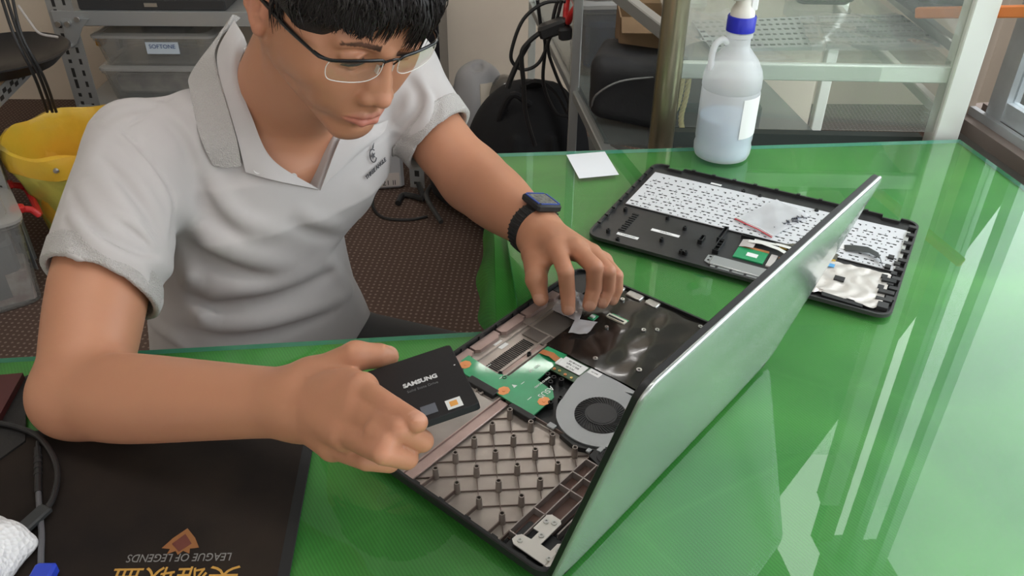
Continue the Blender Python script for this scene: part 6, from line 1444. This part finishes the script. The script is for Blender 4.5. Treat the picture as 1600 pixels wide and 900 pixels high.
V = [p for r in rings for p in r]; b.add(V, [(k*n+i, k*n+(i+1) % n, (k+1)*n+(i+1) % n, (k+1)*n+i) for k in range(len(rings)-1) for i in range(n)]+[tuple(range((len(rings)-1)*n, len(rings)*n)), tuple(range(n))[::-1]]); b.build('yellow_liner', yb, bn)
b = MB(); rings = []
for k, (r, z) in enumerate(((.72, -.335), (.82, -.20), (.945, -.09), (1.012, -.058), (1.008, -.052))): rings.append([A(bcx[0]+br_*r*math.cos(a)*(1+.016*math.sin(a*9+k)+.010*math.sin(a*17+k*2)), bcx[1]+br_*r*math.sin(a)*(1+.016*math.sin(a*11+k)), bz+z) for a in np.linspace(0, 2*math.pi, 96, endpoint=False)])
b.add([p for r in rings for p in r], [(k*96+i, k*96+(i+1) % 96, (k+1)*96+(i+1) % 96, (k+1)*96+i) for k in range(4) for i in range(96)]); b.build('liner_skirt', mat('yellow_green_bag', (.56, .54, .10), rough=.35, alpha=.96, noise=(6, .5, (.66, .60, .14)), bump=('noise', 14, .6, .01)), bn)
b = MB(); b.lathe(A(bcx[0], bcx[1], FZ), [(0, 0), (br_*.60, 0), (br_*.66, .05), (0, .05)], 48, Z3); b.build('bin_body', mat('dark_bin', (.03, .03, .03), rough=.6), bn)
b = MB(); c = A(bcx[0]+.03, bcx[1]-br_*1.075, bz-.02); b.lathe(c, [(0, 0), (.008, 0), (.006, .005), (0, .006)], 12, A(0, -1, 0)); b.build('bin_rivet', silver, bn)
# red handled box on the carpet at the left edge
f0 = floor_at(86, 395); bxw, bxd, bxh = .20, .16, .24
ang = .62; cbx = floor_at(55, 470)+A(-.22, .02, 0)
t, q = tub('red_handled_box', cbx, .20, .17, .125, 'clear grey plastic box with red handle on the carpet at the left edge', clearp, clearl, ang=ang, taper=.92)
b = MB(); b.frame(q(0, 0, .10), q(1, 0, 0)-q(0, 0, 0), q(0, 1, 0)-q(0, 0, 0), Z3, .165, .135, .085, .01); b.build('grey_contents', mat('grey_contents2', (.17, .19, .21), rough=.7, noise=(9, .8, (.09, .10, .12))), t)
b = MB(); hh = [q(x, y, z) for x, y, z in ((.205, -.085, .245), (.235, -.085, .235), (.25, -.08, .215), (.25, .08, .215), (.235, .085, .235), (.205, .085, .245))]; b.tube(resample(hh, 3), .009, 10)
for y in (-.085, .085): b.frame(q(.205, y, .245), q(1, 0, 0)-q(0, 0, 0), q(0, 1, 0)-q(0, 0, 0), Z3, .018, .014, .010, .004)
b.build('red_handle', redp, t)
b = MB(); c = floor_at(10, 455); b.frame(A(c[0]+.02, c[1]-.03, FZ+.05), (1, .6, 0), (-.6, 1, 0), Z3, .07, .05, .0485, .004); o = b.build('printed_carton', mat('printed_card', (.50, .47, .45), rough=.7, noise=(25, .7, (.25, .12, .10))), None); tag(o, 'small printed carton on the carpet below the red handled box', 'carton')
# chair he sits on
chm = mat('dark_vinyl', (.03, .03, .032), rough=.5)
ch = thing('desk_stool', A(-.42, 1.06, FZ), 'dark padded stool under the person in the polo shirt', 'stool')
b = MB(); b.lathe(A(-.42, 1.06, FZ), [(0, .255), (.17, .255), (.19, .27), (.19, .305), (.17, .32), (0, .325)], 40, Z3); b.build('seat', chm, ch)
b = MB(); b.tube([A(-.42, 1.06, FZ+.05), A(-.42, 1.06, FZ+.26)], .025, 16); b.build('column', lm, ch)
for k in range(5):
    a = 2*math.pi*k/5+.3; b = MB(); b.bar(A(-.42, 1.06, FZ+.06), A(-.42+.24*math.cos(a), 1.06+.24*math.sin(a), FZ+.05), .03, .02, bev=.004); b.build('leg', lm, ch); b = MB(); b.tube([A(-.42+.235*math.cos(a), 1.06+.235*math.sin(a)-.01, FZ+.025), A(-.42+.235*math.cos(a), 1.06+.235*math.sin(a)+.01, FZ+.025)], .024, 16); b.build('caster', cabm, ch)
# ================================================================ LIGHT
w = bpy.data.worlds.new('daylight'); SC.world = w; w.use_nodes = True; wt_ = w.node_tree; bg_ = wt_.nodes['Background']; bg_.inputs[0].default_value = (1., .97, .95, 1); bg_.inputs[1].default_value = .72
def area(name, loc, to, sx, sy, e, col=(1, 1, 1)):
    l = bpy.data.lights.new(name, 'AREA'); l.shape = 'RECTANGLE'; l.size = sx; l.size_y = sy; l.energy = e; l.color = col; o = bpy.data.objects.new(name, l); COL.objects.link(o)
    o.location = tuple(loc); o.rotation_euler = (Vector(loc)-Vector(to)).to_track_quat('Z', 'Y').to_euler(); return o
wl = WP(.95, .62, .20); area('window_daylight', wl+wout*.30+Z3*.25, wl-wout-Z3*.25, 3.0, 1.8, 58, (.95, .98, 1.))
area('front_fill', (.2, YF+.05, .7), (0, .8, .0), 3.6, 2.2, 8, (1., .95, .90))  # added fill light behind the camera, lifts the front of the scene
vs = SC.view_settings; vs.view_transform = 'Standard'; vs.look = 'None'; vs.gamma = 1; vs.use_curve_mapping = False; vs.exposure = .52

# ================================================================ CAMERA
cd = bpy.data.cameras.new('camera'); cam = bpy.data.objects.new('camera', cd); COL.objects.link(cam)
cd.sensor_fit = 'HORIZONTAL'; cd.sensor_width = 36; cd.lens = CF/1600*36; cd.clip_start = .02; cd.clip_end = 60
M3 = Matrix((tuple(RT), tuple(UP), tuple(-FW))).transposed()
cam.matrix_world = Matrix.Translation(Vector(CAM)) @ M3.to_4x4()
SC.camera = cam
